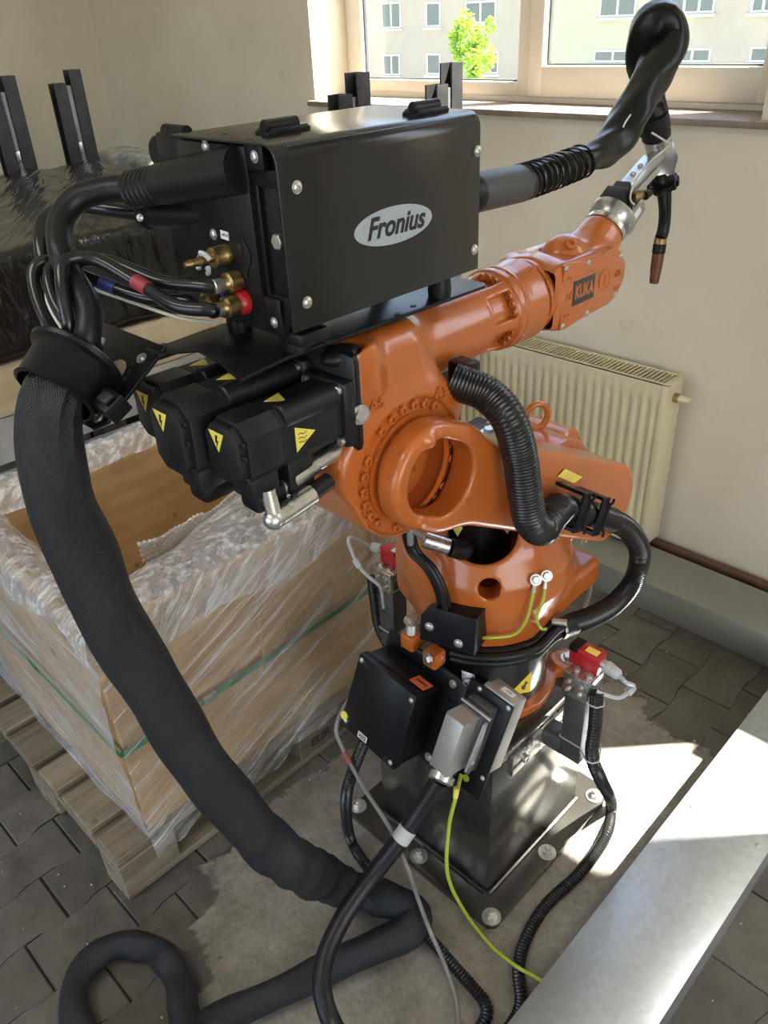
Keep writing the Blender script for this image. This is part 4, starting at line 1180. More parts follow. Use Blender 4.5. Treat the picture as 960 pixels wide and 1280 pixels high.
for px, py in ((371, 234), (597, 189), (384, 378), (593, 312)): inst('pan', 'screw', P(px, py, x=FX1), (1, 0, 0), .0055, wf, ZINC)
for px, py in ((280, 168), (312, 174)): MB().lathe([(.0035, 0), (.0035, .0006)], P(px, py, z=FZ1), (0, 0, 1), 12).build('hole', INK_SHADE, wf)
# latches on the lid
for px, py in ((353, 160), (532, 137)):
    c = P(px, py, z=FZ1 + .004)
    b = MB(); b.prism([(-.030, 0), (.030, 0), (.032, .004), (.026, .008), (-.024, .008), (-.030, .004)], .024, frameM(c + Vector((-.012, 0, -.005)), (0, 1, 0), (0, 0, 1)), .002)
    b.build('latch', PLASTIC, wf)
    b = MB(); b.cyl(c + Vector((.004, -.030, .004)), c + Vector((.004, .018, .004)), .0075, None, 16, .002); b.build('latch_roller', PLASTIC, wf)
# rubber feet
for x, y in ((-.745, .590), (-.745, .855), (-.86, .590), (-.86, .855)):
    MB().lathe([(.016, 0), (.017, .010), (.015, .030), (.014, .046)], (x, y, mpz - .003), (0, 0, 1), 20).build('rubber_foot', RUBBER, wf)
MB().box((-.745, FY0 + .005, FZ0 - .026), (-.70, FY0 + .05, FZ0 - .010), .003).build('foot_bracket', BLACKP, wf)
# oval badge with lettering
bc = P(493, 281, x=FX1 + .0004); ang = 0.0
BMt = frameM(bc, (0, 1, 0.0), (0, 0, 1))
el = [(.0665 * math.cos(a), .0215 * math.sin(a)) for a in [2 * math.pi * i / 48 for i in range(48)]]
tilt = Matrix.Rotation(math.radians(-1), 4, 'Z')
bdg = MB().prism([((tilt @ Vector((x, z, 0))).x, (tilt @ Vector((x, z, 0))).y) for x, z in el], .0006, BMt).build('logo_badge', LOGOG, wf)
text_mesh('Fronius', .0335, BMt @ Matrix.Translation((0.002, 0.0, .0009)) @ tilt, 'lettering', INK_SHADE, bdg, .0002, .32, .0009, sx=.97)
# big plug on the back, hinged covers
b = MB(); c0 = P(214, 188, y=.590); b.cyl(c0, c0 + Vector((0, -.022, 0)), .0200, .0190, 28, .003); b.build('socket_cap', PLASTIC, wf)
b = MB(); b.box((-.935, FY0 + .002, 1.555), (FX0 + .002, FY0 + .03, 1.612), .004); b.build('socket_block', PLASTIC, wf)
b = MB(); b.cyl((-.93, FY0 + .016, 1.612), (-.885, FY0 + .016, 1.612), .008, None, 14); b.build('hinge', PLASTIC, wf)
# knob outlines pressed in the panel
for px, py, sx_ in ((305, 320, 1.0),):
    c = P(px, py, y=FY0 - .0045)
    pts_ = [((.0105 + .0022 * math.cos(3 * a)) * math.cos(a), (.0225 + .0025 * math.cos(4 * a)) * math.sin(a)) for a in [2 * math.pi * i / 30 for i in range(30)]]
    MB().prism(pts_, .0010, frameM(c, (1, 0, 0), (0, 0, 1)), .0003).build('pressed_cover', BLACKP, wf)
for px, py in ((249, 306), (250, 350)):
    c = P(px, py, y=FY0 + .003); b = MB(); b.tube([c + Vector((.011 * math.sin(a), -.0004, .018 * math.cos(a))) for a in [math.radians(-10 + 14 * i) for i in range(12)]], .0011, 6); b.build('pressed_outline', INK_SHADE, wf)
lb = MB().prism([(-.0075, -.0048), (.0075, -.0048), (.0075, .0048), (-.0075, .0048)], .0006, frameM(P(281, 294, y=FY0 - .0043), (1, 0, -.06), (.06, 0, 1))).build('small_label', WHITE, wf)
text_mesh('AIR IN', .0040, frameM(P(281, 294, y=FY0 - .0056), (1, 0, -.06), (.06, 0, 1)), 'lettering', INK_SHADE, lb, .0001)


def hexnut(b, c, d, r, L): b.lathe([(r, 0), (r, L)], c, d, 6); return b


FD = Vector((0, -1, 0))
# gas nipple with a plastic tag, and the three water couplings
c = P(283, 318, y=FY0 - .004)
g1 = MB(); g1.lathe([(.0125, 0), (.0125, .006), (.0118, .007), (.0118, .020), (.009, .021)], c, FD, 20); g1.lathe([(.0045, .020), (.0045, .036), (.0056, .037), (.0042, .048), (.0052, .049), (.003, .058)], c, FD, 14); g1.build('gas_nipple', BRASS, wf)
b = MB()
for k in range(3):
    a = 2.2 * k + .4; b.tube([c + Vector((.011 * math.cos(a + .25 * i), -.030 - .001 * i, .012 * math.sin(a + .25 * i) - .003)) for i in range(6)], .0032, 6)
tag(b.build('clear_plastic_tag', LGREY, wf), kind='stuff')
cpl = []
for px, py, ringm in ((298, 350, None), (281, 372, BLUEP), (306, 377, REDP)):
    c = P(px, py, y=FY0 - .004)
    if ringm is not None: MB().lathe([(.0145, 0), (.0145, .005), (.013, .010), (.009, .014)], c, FD, 24).build('coupling_ring', ringm, wf); off = .012
    else: off = 0
    b = MB(); b.lathe([(.0105, off), (.0125, off + .001), (.0125, off + .016), (.0095, off + .018), (.0075, off + .024)], c, FD, 18); b.build('water_coupling', BRASS, wf)
    MB().lathe([(.0078, off + .022), (.0085, off + .023), (.0085, off + .036), (.007, off + .037)], c, FD, 18).build('crimp_sleeve', ZINC, wf)
    cpl.append(c + FD * (off + .034))

# ================================================================== CABLES INTO THE COLLAR
COLC = P(96, 452, d=.970); CAX = (P(63, 502, d=.947) - COLC).normalized()


def cable(name, pts, r, m, label, cat, group=None, seg=14, step=.006):
    path, _ = resample(spline(pts, 10), step)
    return tag(MB().tube(path, r, seg).build(name, m), label, cat, group)


def CP(px, py, d): return P(px, py, d=d)


ce1 = Vector(CAMR[0]); ce1 = (ce1 - CAX * ce1.dot(CAX)).normalized(); ce2 = CAX.cross(ce1)
if ce2.dot(Vector(CAMP) - COLC) < 0: ce2 = -ce2
SLOT = dict(power=(.0133, .0095), control=(-.019, -.0038), water0=(.0076, -.019), water1=(-.0095, -.0209), water2=(-.0114, .0133), gas=(-.0022, .0002))


def slot(k, s_): return COLC + ce1 * SLOT[k][0] + ce2 * SLOT[k][1] + CAX * s_


def lay(cables, rounds=160, gap=.0006):
    """push cables that would run through each other apart until they only touch; their two ends stay put"""
    keys = list(cables); P0 = {k: np.array([p[:] for p in resample(spline(cables[k][0], 10), .006)[0]]) for k in keys}; D0 = {k: np.zeros_like(P0[k]) for k in keys}
    W = {}
    for k in keys:
        n__ = len(P0[k]); t__ = np.minimum(np.arange(n__), np.arange(n__)[::-1]); W[k] = np.clip((t__ - 2) / 4.0, 0, 1)[:, None]
    for it in range(rounds):
        for i_, ka in enumerate(keys):
            for kb in keys[i_ + 1:]:
                A, B_ = P0[ka] + D0[ka], P0[kb] + D0[kb]; df = A[:, None] - B_[None]; ds = np.linalg.norm(df, axis=-1); need = cables[ka][1] + cables[kb][1] + gap
                m = ds < need
                if not m.any(): continue
                ia, ib = np.nonzero(m); u = df[ia, ib] / np.maximum(ds[ia, ib], 1e-6)[:, None]; amt = (need - ds[ia, ib])[:, None]
                wa = cables[kb][1] / (cables[ka][1] + cables[kb][1])
                for kk, ii, sg, wt in ((ka, ia, 1, wa), (kb, ib, -1, 1 - wa)):
                    acc = np.zeros_like(P0[kk]); cnt = np.zeros(len(acc)); np.add.at(acc, ii, sg * u * amt * wt); np.add.at(cnt, ii, 1)
                    D0[kk] += W[kk] * acc / np.maximum(cnt, 1)[:, None] * .9
        if it % 2 == 0 and it < rounds - 30:
            for k in keys: d_ = D0[k]; d_[1:-1] = .5 * d_[1:-1] + .25 * (d_[:-2] + d_[2:])
    return {k: resample(spline([Vector(p) for p in (P0[k] + D0[k])], 2), .006)[0] for k in keys}


pl0 = P(302, 211, y=FY0 - .002); pl3 = CP(167, 237, .985)
q0 = P(262, 268, y=FY0 + .012); q1 = CP(180, 268, 1.03)
HOSES = [([cpl[0], (250, 357, .93), (200, 352, .955), (140, 328, .975), (90, 322, .985), (62, 332, .985), (66, 370, .98), (84, 408, .975)], .0082, 'black rubber water hose from the uppermost brass coupling', None),
         ([cpl[1], (235, 377, .95), (180, 372, .97), (120, 352, .99), (80, 330, 1.0), (50, 335, 1.0), (48, 365, .995), (70, 412, .99)], .0078, 'black rubber water hose from the blue ringed coupling', BLUEP),
         ([cpl[2], (262, 387, .905), (220, 382, .92), (170, 352, .95), (120, 325, .96), (85, 330, .955), (84, 370, .95), (90, 412, .955)], .0082, 'black rubber water hose from the red ringed coupling with red tape', TAPERED)]
tail = lambda k: [slot(k, -.012), slot(k, .015), slot(k, .05)]
runs = dict(power=([CP(172, 236, .985), CP(135, 237, .99), CP(95, 250, .99), CP(76, 285, .985), CP(84, 335, .975), CP(109, 385, .955), CP(107, 425, .950)] + tail('power'), .0158),
            control=([CP(180, 268, 1.03), CP(140, 262, 1.04), CP(90, 258, 1.05), CP(56, 275, 1.03), CP(52, 310, 1.01), CP(60, 355, 1.0), CP(74, 405, 1.0)] + tail('control'), .0100),
            gas=([P(272, 403, y=FY0 - .003), CP(228, 398, .972), CP(170, 378, .985), CP(110, 350, .99), CP(68, 345, .99), CP(58, 372, .985), CP(80, 415, .98)] + tail('gas'), .0022))
for k, (pts_, r_, lb_, tp_) in enumerate(HOSES):
    runs['water%d' % k] = ([p if isinstance(p, Vector) else CP(*p) for p in pts_] + tail('water%d' % k), r_)
laid = lay(runs)

# thick welding power cable with its moulded plug
pw = thing('power_cable', CP(175, 237, .99), 'thick black welding power cable with ribbed plug entering the feeder and bending into the collar', 'cable')
pp, _ = resample([pl0, pl3], .0016); L_ = len(pp)
def plug_r(t):
    if t < .72: return .0255 - .003 * t
    return .0212 + (.0012 if (int(t * L_) % 6) < 4 else -.0010)
MB().tube(pp, [plug_r(i / (L_ - 1)) for i in range(L_)], 24).build('plug_body', RUBBER, pw)
MB().tube(laid['power'], .0158, 18).build('cable_jacket', RUBBER, pw)

cc = thing('control_cable', CP(175, 268, 1.02), 'shiny black control cable with coupling ring below the thick power cable', 'cable')
b = MB(); b.cyl(q0, q1, .0165, .0165, 22, .002); b.build('plug_body', PLASTIC, cc)
dq = (q1 - q0).normalized()
MB().lathe([(.017, 0), (.019, .003), (.019, .012), (.017, .015)], q1 - dq * .016, dq, 22).build('coupling_ring', PLASTIC, cc)
inst('pan', 'screw', CP(175, 272, 1.005), (.6, -.6, .2), .0035, cc, ZINC)
MB().tube(laid['control'], .0100, 14).build('cable_jacket', SHINYB, cc)

for k, (pts_, r_, lb_, tp_) in enumerate(HOSES):
    path = laid['water%d' % k]; h_ = thing('water_hose', path[0], lb_, 'hose', 'feeder water hoses')
    MB().tube(path, r_, 14).build('hose_jacket', SHINYB, h_)
    if tp_ is not None:
        i0 = int(len(path) * (.30 if tp_ is TAPERED else .27)); MB().tube(path[i0:i0 + 5], r_ + .0007, 14).build('tape_band', tp_, h_)
tag(MB().tube(laid['gas'], .0022, 8).build('gas_line', WHITEC), 'thin pale line hanging below the water hoses', 'line')

# collar clamp on the folded flange
cl = thing('hose_collar', COLC, 'black plastic collar clamp with flared rim holding the textile hose sleeve', 'clamp')
MB().lathe([(.045, -.004), (.055, -.007), (.0595, -.003), (.058, .002), (.051, .005), (.049, .046), (.051, .051), (.046, .053), (.045, .005)], COLC, CAX, 48, caps=False).build('collar_ring', PLASTIC, cl)
kc = P(138, 505, d=.942); KM = frameM(kc, (.95, .0, -.1), -CAX)
b = MB(); b.prism([(-.017, -.014), (.017, -.014), (.017, .014), (-.017, .014)], .026, KM @ Matrix.Translation((0, 0, -.015)), .003); b.build('buckle', PLASTIC, cl)
b = MB(); b.prism([(-.009, -.007), (.009, -.007), (.009, .007), (-.009, .007)], .006, KM @ Matrix.Translation((.008, 0, .014)), .002); b.build('buckle_slot', INK_SHADE, cl)

# ================================================================== TEXTILE HOSE PACKAGE
tp = [COLC + CAX * .020, COLC + CAX * .055, CP(63, 545, .966), CP(69, 600, .996), CP(81, 645, 1.03), CP(107, 700, 1.07), CP(134, 760, 1.115), CP(191, 860, 1.205), CP(255, 960, 1.31), CP(322, 1042, 1.43), CP(378, 1085, 1.51)]
tp += [P(440, 1112, z=.074), P(492, 1128, z=.070), P(518, 1142, z=.069), P(512, 1162, z=.066), P(480, 1178, z=.056), P(420, 1206, z=.044), P(340, 1243, z=.042), P(275, 1272, z=.040), P(215, 1305, z=.036), P(155, 1322, z=.032), P(105, 1292, z=.031), P(92, 1242, z=.031), P(114, 1200, z=.031), P(158, 1181, z=.031), P(200, 1191, z=.031), P(222, 1226, z=.031), P(228, 1262, z=.034), P(238, 1290, z=.055), P(250, 1318, z=.085)]
path, LL = resample(spline(tp, 10), .010)
def sleeve(i, n, base):
    t = i / (n - 1); ph = i * .35
    def rr(a):
        if t > .72:
            k_ = math.sin(i * .62 + .8 * math.sin(i * .17)); return base(t) + .0022 * k_ * (1 + math.sin(a + i * .1)) + .0012 * math.sin(3 * a + i * .3)
        w_ = .0016 * math.sin(3 * a + ph * .6) + .0012 * math.sin(2 * a - ph)
        if t < .045: w_ -= .006 * (math.sin(6 * a) ** 2) * (1 - t / .045) * 1.2
        if .28 < t < .56: w_ += .0042 * math.sin(2 * a + 4 * math.sin(ph * .8)) * math.sin((t - .28) / .28 * math.pi)
        return base(t) + w_
    return rr
n_ = len(path); base = lambda t: (.0365 + .008 * min(1, t / .09)) if t < .36 else max(.0290, .0445 - .05 * (t - .36))
b = MB(); b.uvwrap = 10.0; b.tube(path, [sleeve(i, n_, base) for i in range(n_)], 28, uvscale=(10.0, 36.0))
tag(b.build('hose_package', WEAVE), 'thick black woven textile hose hanging from the collar and coiled on the paving', 'hose')
# ================================================================== TORCH HOSE AND TORCH
th = thing('torch_hose', P(605, 236, x=-.772), 'black sleeved welding torch hose with wire coil looping from the feeder up to the torch', 'hose')
g0, g1, g2 = P(585, 243, x=-.765), P(652, 229, x=-.778), P(668, 224, x=-.780)
dd = (g1 - g0).normalized()
gs = g0 - dd * ((g0.y - FY1 + .004) / dd.y)
MB().cyl(gs, g0, .0265, None, 28).build('socket_tube', PLASTIC, th)
MB().lathe([(.033, 0), (.033, .010), (.029, .012)], gs, dd, 28).build('socket_ring', PLASTIC, th)
MB().lathe([(.020, -.03), (.0285, -.005), (.0285, .010)], g0, dd, 28).build('socket_collar', PLASTIC, th)
MB().lathe([(.0275, .004), (.0275, (g1 - g0).length - .004), (.0262, (g1 - g0).length)], g0, dd, 32).build('grip_tube', PLGREY, th)
MB().lathe([(.0255, 0), (.0265, .001), (.0265, .016), (.0245, .018)], g1, dd, 28).build('ribbed_sleeve', RUBBER, th)
hp = [g1 - dd * .02, P(672, 222, x=-.781), P(700, 212, x=-.785), P(735, 198, x=-.79), P(765, 180, x=-.795), P(790, 140, x=-.80), P(818, 90, x=-.805), P(836, 50, x=-.812), P(829, 24, x=-.825), P(811, 34, x=-.845), P(806, 70, x=-.855), P(812, 118, x=-.86), P(817, 140, x=-.853), P(820, 158, x=-.847)]
path, _ = resample(spline(hp, 10), .006); n_ = len(path)
def thr(i):
    t = i / (n_ - 1); b0 = .0235 if t < .28 else (.0235 + .010 * min(1, (t - .28) / .2) if t < .75 else .0335 - .006 * (t - .75) / .25)
    def rr(a): return b0 + (.0026 * math.sin(2 * a + i * .23) + .0016 * math.sin(5 * a - i * .31)) * (1 if t > .25 else .3)
    return rr
MB().tube(path, [thr(i) for i in range(n_)], 26).build('sleeve', LEATHER, th)
# open wire coil round the lower part
i1 = int(n_ * .27); sub = path[2:i1]; coil = []; turns = 11; m_ = 26
x_ = None; tot = len(sub) - 1
for k in range(turns * m_ + 1):
    f = (k / (turns * m_)); f = f ** 1.15; s_ = f * tot; i = min(tot - 1, int(s_)); p_ = sub[i].lerp(sub[i + 1], s_ - i); tg = (sub[i + 1] - sub[i]).normalized()
    if x_ is None: x_ = orient(tg).col[0].copy()
    x_ = (x_ - tg * x_.dot(tg)).normalized(); y_ = tg.cross(x_); a = 2 * math.pi * k / m_
    coil.append(p_ + (x_ * math.cos(a) + y_ * math.sin(a)) * .0262)
MB().tube(coil, .0019, 6).build('wire_coil', SHINYB, th)
# seam cord along the sleeve
i0 = int(n_ * .40); i2 = int(n_ * .57)
seam = [path[i] + (Vector(CAMP) - path[i]).normalized() * .0365 + Vector((0, .003 * math.sin(i * .7), .0)) for i in range(i0, i2)]
if len(seam) > 4: MB().tube(seam, .0016, 6).build('seam_cord', WHITEC, th)

tr = thing('welding_torch', wc + hd * .17, 'welding torch with bent black neck and copper nozzle clamped to the wrist flange', 'torch')
TX = -.845
tt, tm, tn = P(822, 172, x=TX), P(826, 196, x=TX), P(829, 232, x=TX)
da = (tn - tt).normalized()
MB().lathe([(.027, -.012), (.029, 0), (.028, .035), (.025, .037)], P(818, 150, x=TX), da, 28).build('hose_sleeve', RUBBER, tr)
MB().lathe([(.0265, -.006), (.0265, .022), (.024, .024)], tt, da, 28).build('coupling_ring', STEEL, tr)
b = MB(); M_ = frameM(tt + da * .045, (.75, .66, 0), da); b.prism([(-.024, -.026), (.022, -.026), (.030, -.012), (.030, .022), (.018, .030), (-.024, .024)], .046, M_ @ Matrix.Translation((0, 0, -.023)), .004); b.build('torch_block', ALU, tr)
MB().lathe([(.024, 0), (.024, .026), (.022, .03)], tt + da * .070, da, 24).build('neck_socket', PLASTIC, tr)
b = MB(); pr = []
nn = 14; R_ = orient(da); o_ = tt + da * .098
vs = []; prof_ = []
for k in range(nn * 2):
    rr_ = .0325 if k % 2 else .0295; a0 = 2 * math.pi * (k - .5) / (nn * 2); a1 = 2 * math.pi * (k + .5) / (nn * 2); prof_ += [(rr_ * math.cos(a0), rr_ * math.sin(a0)), (rr_ * math.cos(a1), rr_ * math.sin(a1))]
b.prism(prof_, .014, Matrix.Translation(o_) @ R_.to_4x4(), .001); b.build('knurled_nut', PLASTIC, tr)
npth = [o_ + da * .01, P(831, 252, x=TX), P(831, 272, x=TX), P(829, 288, x=TX), P(826, 297, x=TX)]
path, _ = resample(spline(npth, 8), .004); nl = len(path)
MB().tube(path, [.0165 - .0035 * min(1, 2.2 * i / nl) for i in range(nl)], 20).build('neck', RUBBER, tr)
e0 = path[-1]; ed = (P(818, 350, x=TX) - e0).normalized()
MB().lathe([(.0125, 0), (.0138, .001), (.0138, .012), (.0125, .013)], e0, ed, 24).build('brass_ring', BRASS, tr)
MB().lathe([(.0135, .013), (.0142, .014), (.0142, .032), (.0130, .033)], e0, ed, 24).build('insulating_ring', PLASTIC, tr)
MB().lathe([(.0130, .033), (.0130, .052), (.0128, .053), (.0127, .066), (.0100, .098), (.0085, .099), (.0085, .08)], e0, ed, 24).build('nozzle', COPPER, tr)
# collision box and bracket between flange and torch
k0 = wc + hd * .171
KM = frameM(wc + hd * .134, (1, 0, 0), (0, HD[2], -HD[1]))
MB().prism([(-.026, -.036), (.016, -.036), (.016, .000), (-.026, .000)], .042, KM, .004).build('sensor_box', PLASTIC, tr)
MB().prism([(-.020, -.030), (.010, -.030), (.010, -.006), (-.020, -.006)], .062, KM, .003).build('sensor_box', PLASTIC, tr)
bb = MB().prism([(-.006, .001), (.030, .001), (.030, .034), (-.006, .034)], .062, KM, .003).build('clamp_body', ALU, tr)
lbp = P(803, 262, x=-.80)
MB().prism([(-.012, -.007), (.012, -.007), (.012, .007), (-.012, .007)], .0006, KM @ Matrix.Translation((.0301, .017, .032)) @ Matrix.Rotation(math.radians(90), 4, 'Y')).build('white_label', WHITE, tr)
# bracket arm rising to the torch block
ba, bc_ = P(779, 238, x=-.825), P(816, 197, x=-.84)
ax_ = (bc_ - ba).normalized(); BMx = frameM(ba, ax_, (1, 0, .2)); Lb = (bc_ - ba).length
MB().prism([(0, -.016), (Lb, -.020), (Lb + .01, .020), (.02, .018), (-.01, .006)], .016, BMx @ Matrix.Translation((0, 0, -.008)), .002).build('bracket_arm', ALU, tr)
MB().prism([(.01, -.006), (Lb * .75, -.008), (Lb * .8, .012), (.02, .010)], .012, BMx @ Matrix.Translation((0, .012, .008)), .002).build('bracket_arm', CASTALU, tr)
for f in (.35, .6): inst('socket', 'cap_screw', BMx @ Vector((Lb * f, .0, .0085 if f < .5 else .0085)), BMx.col[2].to_3d(), .0052, tr, ZINC)
for f in (.35, .6): inst('socket', 'cap_screw', BMx @ Vector((Lb * f, .0, -.0085)), -BMx.col[2].to_3d(), .0052, tr, ZINC)
b = MB(); c = P(798, 245, x=-.80); b.cyl(c - Vector((0, .02, 0)), c + Vector((.004, .024, 0)), .009, None, 16, .001); b.build('cable_socket', BRASS, tr)
b = MB(); c = P(806, 245, x=-.79); b.cyl(c, c + Vector((.003, .018, .004)), .0085, .006, 16, .001); b.build('plug', PLASTIC, tr)
wp = [P(815, 166, x=-.81), P(834, 178, x=-.80), P(836, 182, x=-.795), P(815, 200, x=-.80), P(800, 218, x=-.80), P(790, 236, x=-.80), P(788, 250, x=-.80), P(795, 256, x=-.795), P(803, 250, x=-.79)]
path, _ = resample(spline(wp, 10), .004); MB().tube(path, .0020, 8).build('white_wire', WHITEC, tr)
inst('pan', 'toggle', P(800, 166, x=-.83), (.3, -.8, .2), .007, tr, PLASTIC)

# ================================================================== CORRUGATED ENERGY HOSE
def corrugated(pts, r, pitch, amp, name, m, parent=None, seg=20, sub=4):
    path, L = resample(spline(pts, 14), pitch / sub)
    prof_ = [0, .85, 1, .85, 0, 0, 0, 0] if sub == 8 else [1, .55, 0, .55]
    rad_ = [r - amp + amp * prof_[i % sub] for i in range(len(path))]
    return MB().tube(path, rad_, seg).build(name, m, parent)


eh = thing('energy_hose', P(575, 475, x=-.70), 'fat black corrugated hose from robot arm through the clamps down to the base', 'hose')
e_pts = [P(566, 476, x=-.715), P(580, 481, x=-.700), P(610, 494, x=-.668), P(636, 524, x=-.632), P(650, 570, x=-.617), P(656, 615, x=-.608), P(663, 650, x=-.600), P(677, 662, x=-.598), P(689, 646, x=-.602), P(700, 633, x=-.605)]
corrugated(e_pts, .0272, .0052, .0012, 'hose_section', CORRUG, eh, 24)
corrugated([P(696, 634, x=-.606), P(720, 638, x=-.61), P(745, 644, x=-.614), P(765, 650, x=-.616)], .0235, .0052, .0012, 'hose_section', CORRUG, eh, 24)
l_pts = [P(760, 648, x=-.616), P(785, 662, x=-.62), P(800, 690, x=-.62), P(792, 725, x=-.62), P(770, 753, x=-.625), P(742, 770, x=-.634), P(712, 781, x=-.646)]
corrugated(l_pts, .0225, .0044, .0016, 'hose_section', CORRUG, eh, 24)
l2 = [P(764, 642, x=-.626), P(788, 656, x=-.632), P(804, 686, x=-.634), P(797, 722, x=-.634), P(776, 750, x=-.640), P(748, 766, x=-.646), P(717, 779, x=-.652)]
MB().tube(resample(spline(l2, 10), .006)[0], .0120, 12).build('inner_cable', RUBBER, eh)
b = MB(); a_, c_ = P(716, 780, x=-.645), P(700, 786, x=-.649); b.cyl(a_, c_, .0225, .021, 24, .002); b.build('end_sleeve', RUBBER, eh)
a_, c_ = P(702, 786, x=-.649), P(690, 790, x=-.652); b = MB(); dv = (c_ - a_).normalized(); b.lathe([(.0205, .0), (.0215, .001), (.0215, .012), (.0205, .013)], a_, dv, 28, caps=False); b.build('band_clamp', STEEL, eh)
b = MB(); c_ = P(696, 788, x=-.6505) + Vector((.006, -.004, .027)); b.cyl(c_ + Vector((-.012, -.008, 0)), c_ + Vector((.012, .008, 0)), .0070, None, 14, .001); b.build('clamp_screw', ZINC, eh)
b = MB(); c_ = P(582, 468, x=-.735); b.box(c_ - Vector((.020, .02, .020)), c_ + Vector((.020, .012, .024)), .004); b.build('arm_clamp', BLACKP, eh)

# cables wrapped round the base cylinder below the column
bc0, bc1 = P(690, 790, x=-.652), P(702, 786, x=-.649); bcd = (bc1 - bc0).normalized(); bcr = Vector((bcd.y, -bcd.x, 0)).normalized(); bcu = bcr.cross(bcd)
for k, (zz, rr_, oa, ob) in enumerate(((.6385, .1715, 1, -1), (.6560, .1750, 1, 1), (.6375, .1525, -1, -1), (.6550, .1565, -1, 1))):
    a0, a1 = math.radians(-74), math.radians(-14)
    pts_ = [Vector((AX + rr_ * math.cos(a0 + (a1 - a0) * i / 10), AY + rr_ * math.sin(a0 + (a1 - a0) * i / 10), zz)) for i in range(11)]
    up_ = bcu if bcu.z > 0 else -bcu
    pts_ += [c__ + bcr * (oa * .0088) + up_ * (ob * .0088) for c__ in (bc0, bc1)]
    tag(MB().tube(resample(spline(pts_, 6), .008)[0], .0085, 12).build('base_cable', RUBBER), 'black cable wrapped round the robot base below the orange column', 'cable', 'cables round the robot base')
# earth wires bolted to the column
def on(o, px, py, off): h, n = surf_hit(o, px, py); return h + n * off


e1 = [on(colo, 665, 734, .006), on(colo, 660, 745, .014), on(colo, 653, 768, .016), on(colo, 640, 786, .014), PC(615, 797, .180), PC(596, 797, .178)]
e2 = [on(colo, 679, 729, .006), on(colo, 673, 745, .014), on(colo, 665, 765, .016), on(colo, 671, 780, .012), PC(683, 786, .180)]
for pts_, lb_ in ((e1, 'green and yellow earth wire curving left from the bolted lugs on the column'), (e2, 'short green and yellow earth wire curving towards the band clamp')):
    ew = thing('earth_wire', pts_[0], lb_, 'wire', 'earth wires on the column')
    path, _ = resample(spline(pts_, 8), .004); MB().tube(path, .0032, 10).build('wire_jacket', EARTH, ew)
    d_ = (pts_[0] - path[4]).normalized(); MB().cyl(path[2], path[2] + d_ * .022, .0048, .004, 12).build('cable_lug', ZINC, ew)
    inst('hex', 'lug_bolt', path[0] + d_ * .016 + Vector((.004, -.004, .004)), (.6, -.6, .5), .0075, ew, ZINC)

# black cover, stops and motor plug on the column
b = MB(); cvM = frameM(PC(560, 786, .205), (.93, .28, 0), (0.0, 0.12, 1)); 
b.prism([(-.056, -.040), (.056, -.040), (.056, .040), (-.026, .040), (-.056, .014)], .070, cvM @ Matrix.Translation((0, 0, -.066)), .003); cvo = b.build('cable_cover', BLACKP, rb)
for u_, v_ in ((-.036, -.004), (.024, -.022)): inst('pan', 'screw', cvM @ Vector((u_, v_, .0045)), cvM.col[2].to_3d(), .0075, rb, ZINC)
for (px, py, d_, hh_) in ((513, 800, 1.60, .05), (541, 822, 1.565, .03)):
    c = P(px, py, d=d_)
    b = MB(); b.box(c - Vector((.018, .012, .020)), c + Vector((.016, .022, .016)), .005); b.build('stop_block', ORANGE, rb)
inst('hex', 'stop_bolt', P(516, 776, d=1.59), (0, 0, 1), .0125, rb, ZINC); MB().cyl(P(514, 797, d=1.60), P(516, 774, d=1.59), .0125, None, 16).build('stop_stud', ZINC, rb)
inst('hex', 'stop_bolt', P(536, 823, d=1.535), (-.3, -.9, .1), .010, rb, ZINC)
b = MB(); a_, c_ = PC(530, 674, .19), PC(562, 684, .165); b.cyl(a_, c_, .0155, None, 20, .002); b.build('plug_shell', STEEL, rb)
b = MB(); b.cyl(c_, PC(578, 688, .145), .0175, .019, 18, .003); b.sphere(PC(579, 687, .140), .020, 14); b.build('plug_elbow', PLASTIC, rb)
# yellow triangles on the motor inside the column
for px, py in ((572, 663), (634, 660)):
    c = P(px, py, d=1.535); MB().prism([(-.014, .012), (.014, .012), (0, -.012)], .001, frameM(c, (.75, .66, 0), (-.2, .25, .9))).build('warning_sticker', PALEYEL, rb)
# cable loom hanging from the arm to the cover
for k, (off, ro) in enumerate(((-4.6, 0), (4.6, 0), (0, .0125))):
    pts_ = [PC(508 + off, 640, .205 + ro), PC(511 + off, 668, .20 + ro), PC(518 + off, 690, .195 + ro), PC(537 + off, 710, .189 + ro), PC(550 + off, 735, .187 + ro), PC(557 + off, 762, .186 + ro)]
    tag(MB().tube(resample(spline(pts_, 8), .006)[0], .0065, 10).build('motor_cable', RUBBER), 'black motor cable of the tied bundle hanging beside the orange column', 'cable', 'tied motor cables')
tag(MB().tube(resample(spline([PC(530, 674, .19), PC(524, 668, .215), PC(514, 662, .234), PC(513, 680, .232)], 8), .005)[0], .006, 10).build('plug_cable', GREYC), 'short grey cable bending out of the metal motor plug', 'cable')
# triangle on the base cylinder
c = PC(650, 858, .1412); n_c = Vector((c.x - AX, c.y - AY, 0)).normalized(); c = Vector((AX, AY, c.z)) + n_c * .1412
tM = frameM(c, Vector((-n_c.y, n_c.x, 0)), (0, 0, 1))
ts = MB().prism([(-.030, -.012), (.026, -.026), (.026, .030)], .0012, tM).build('warning_sticker', YELLOW, rb)
MB().prism([(.004, -.010), (.012, -.012), (.014, .000), (.019, .004), (.012, .010), (.009, .002), (.002, .0)], .0016, tM).build('warning_mark', INK_SHADE, ts)
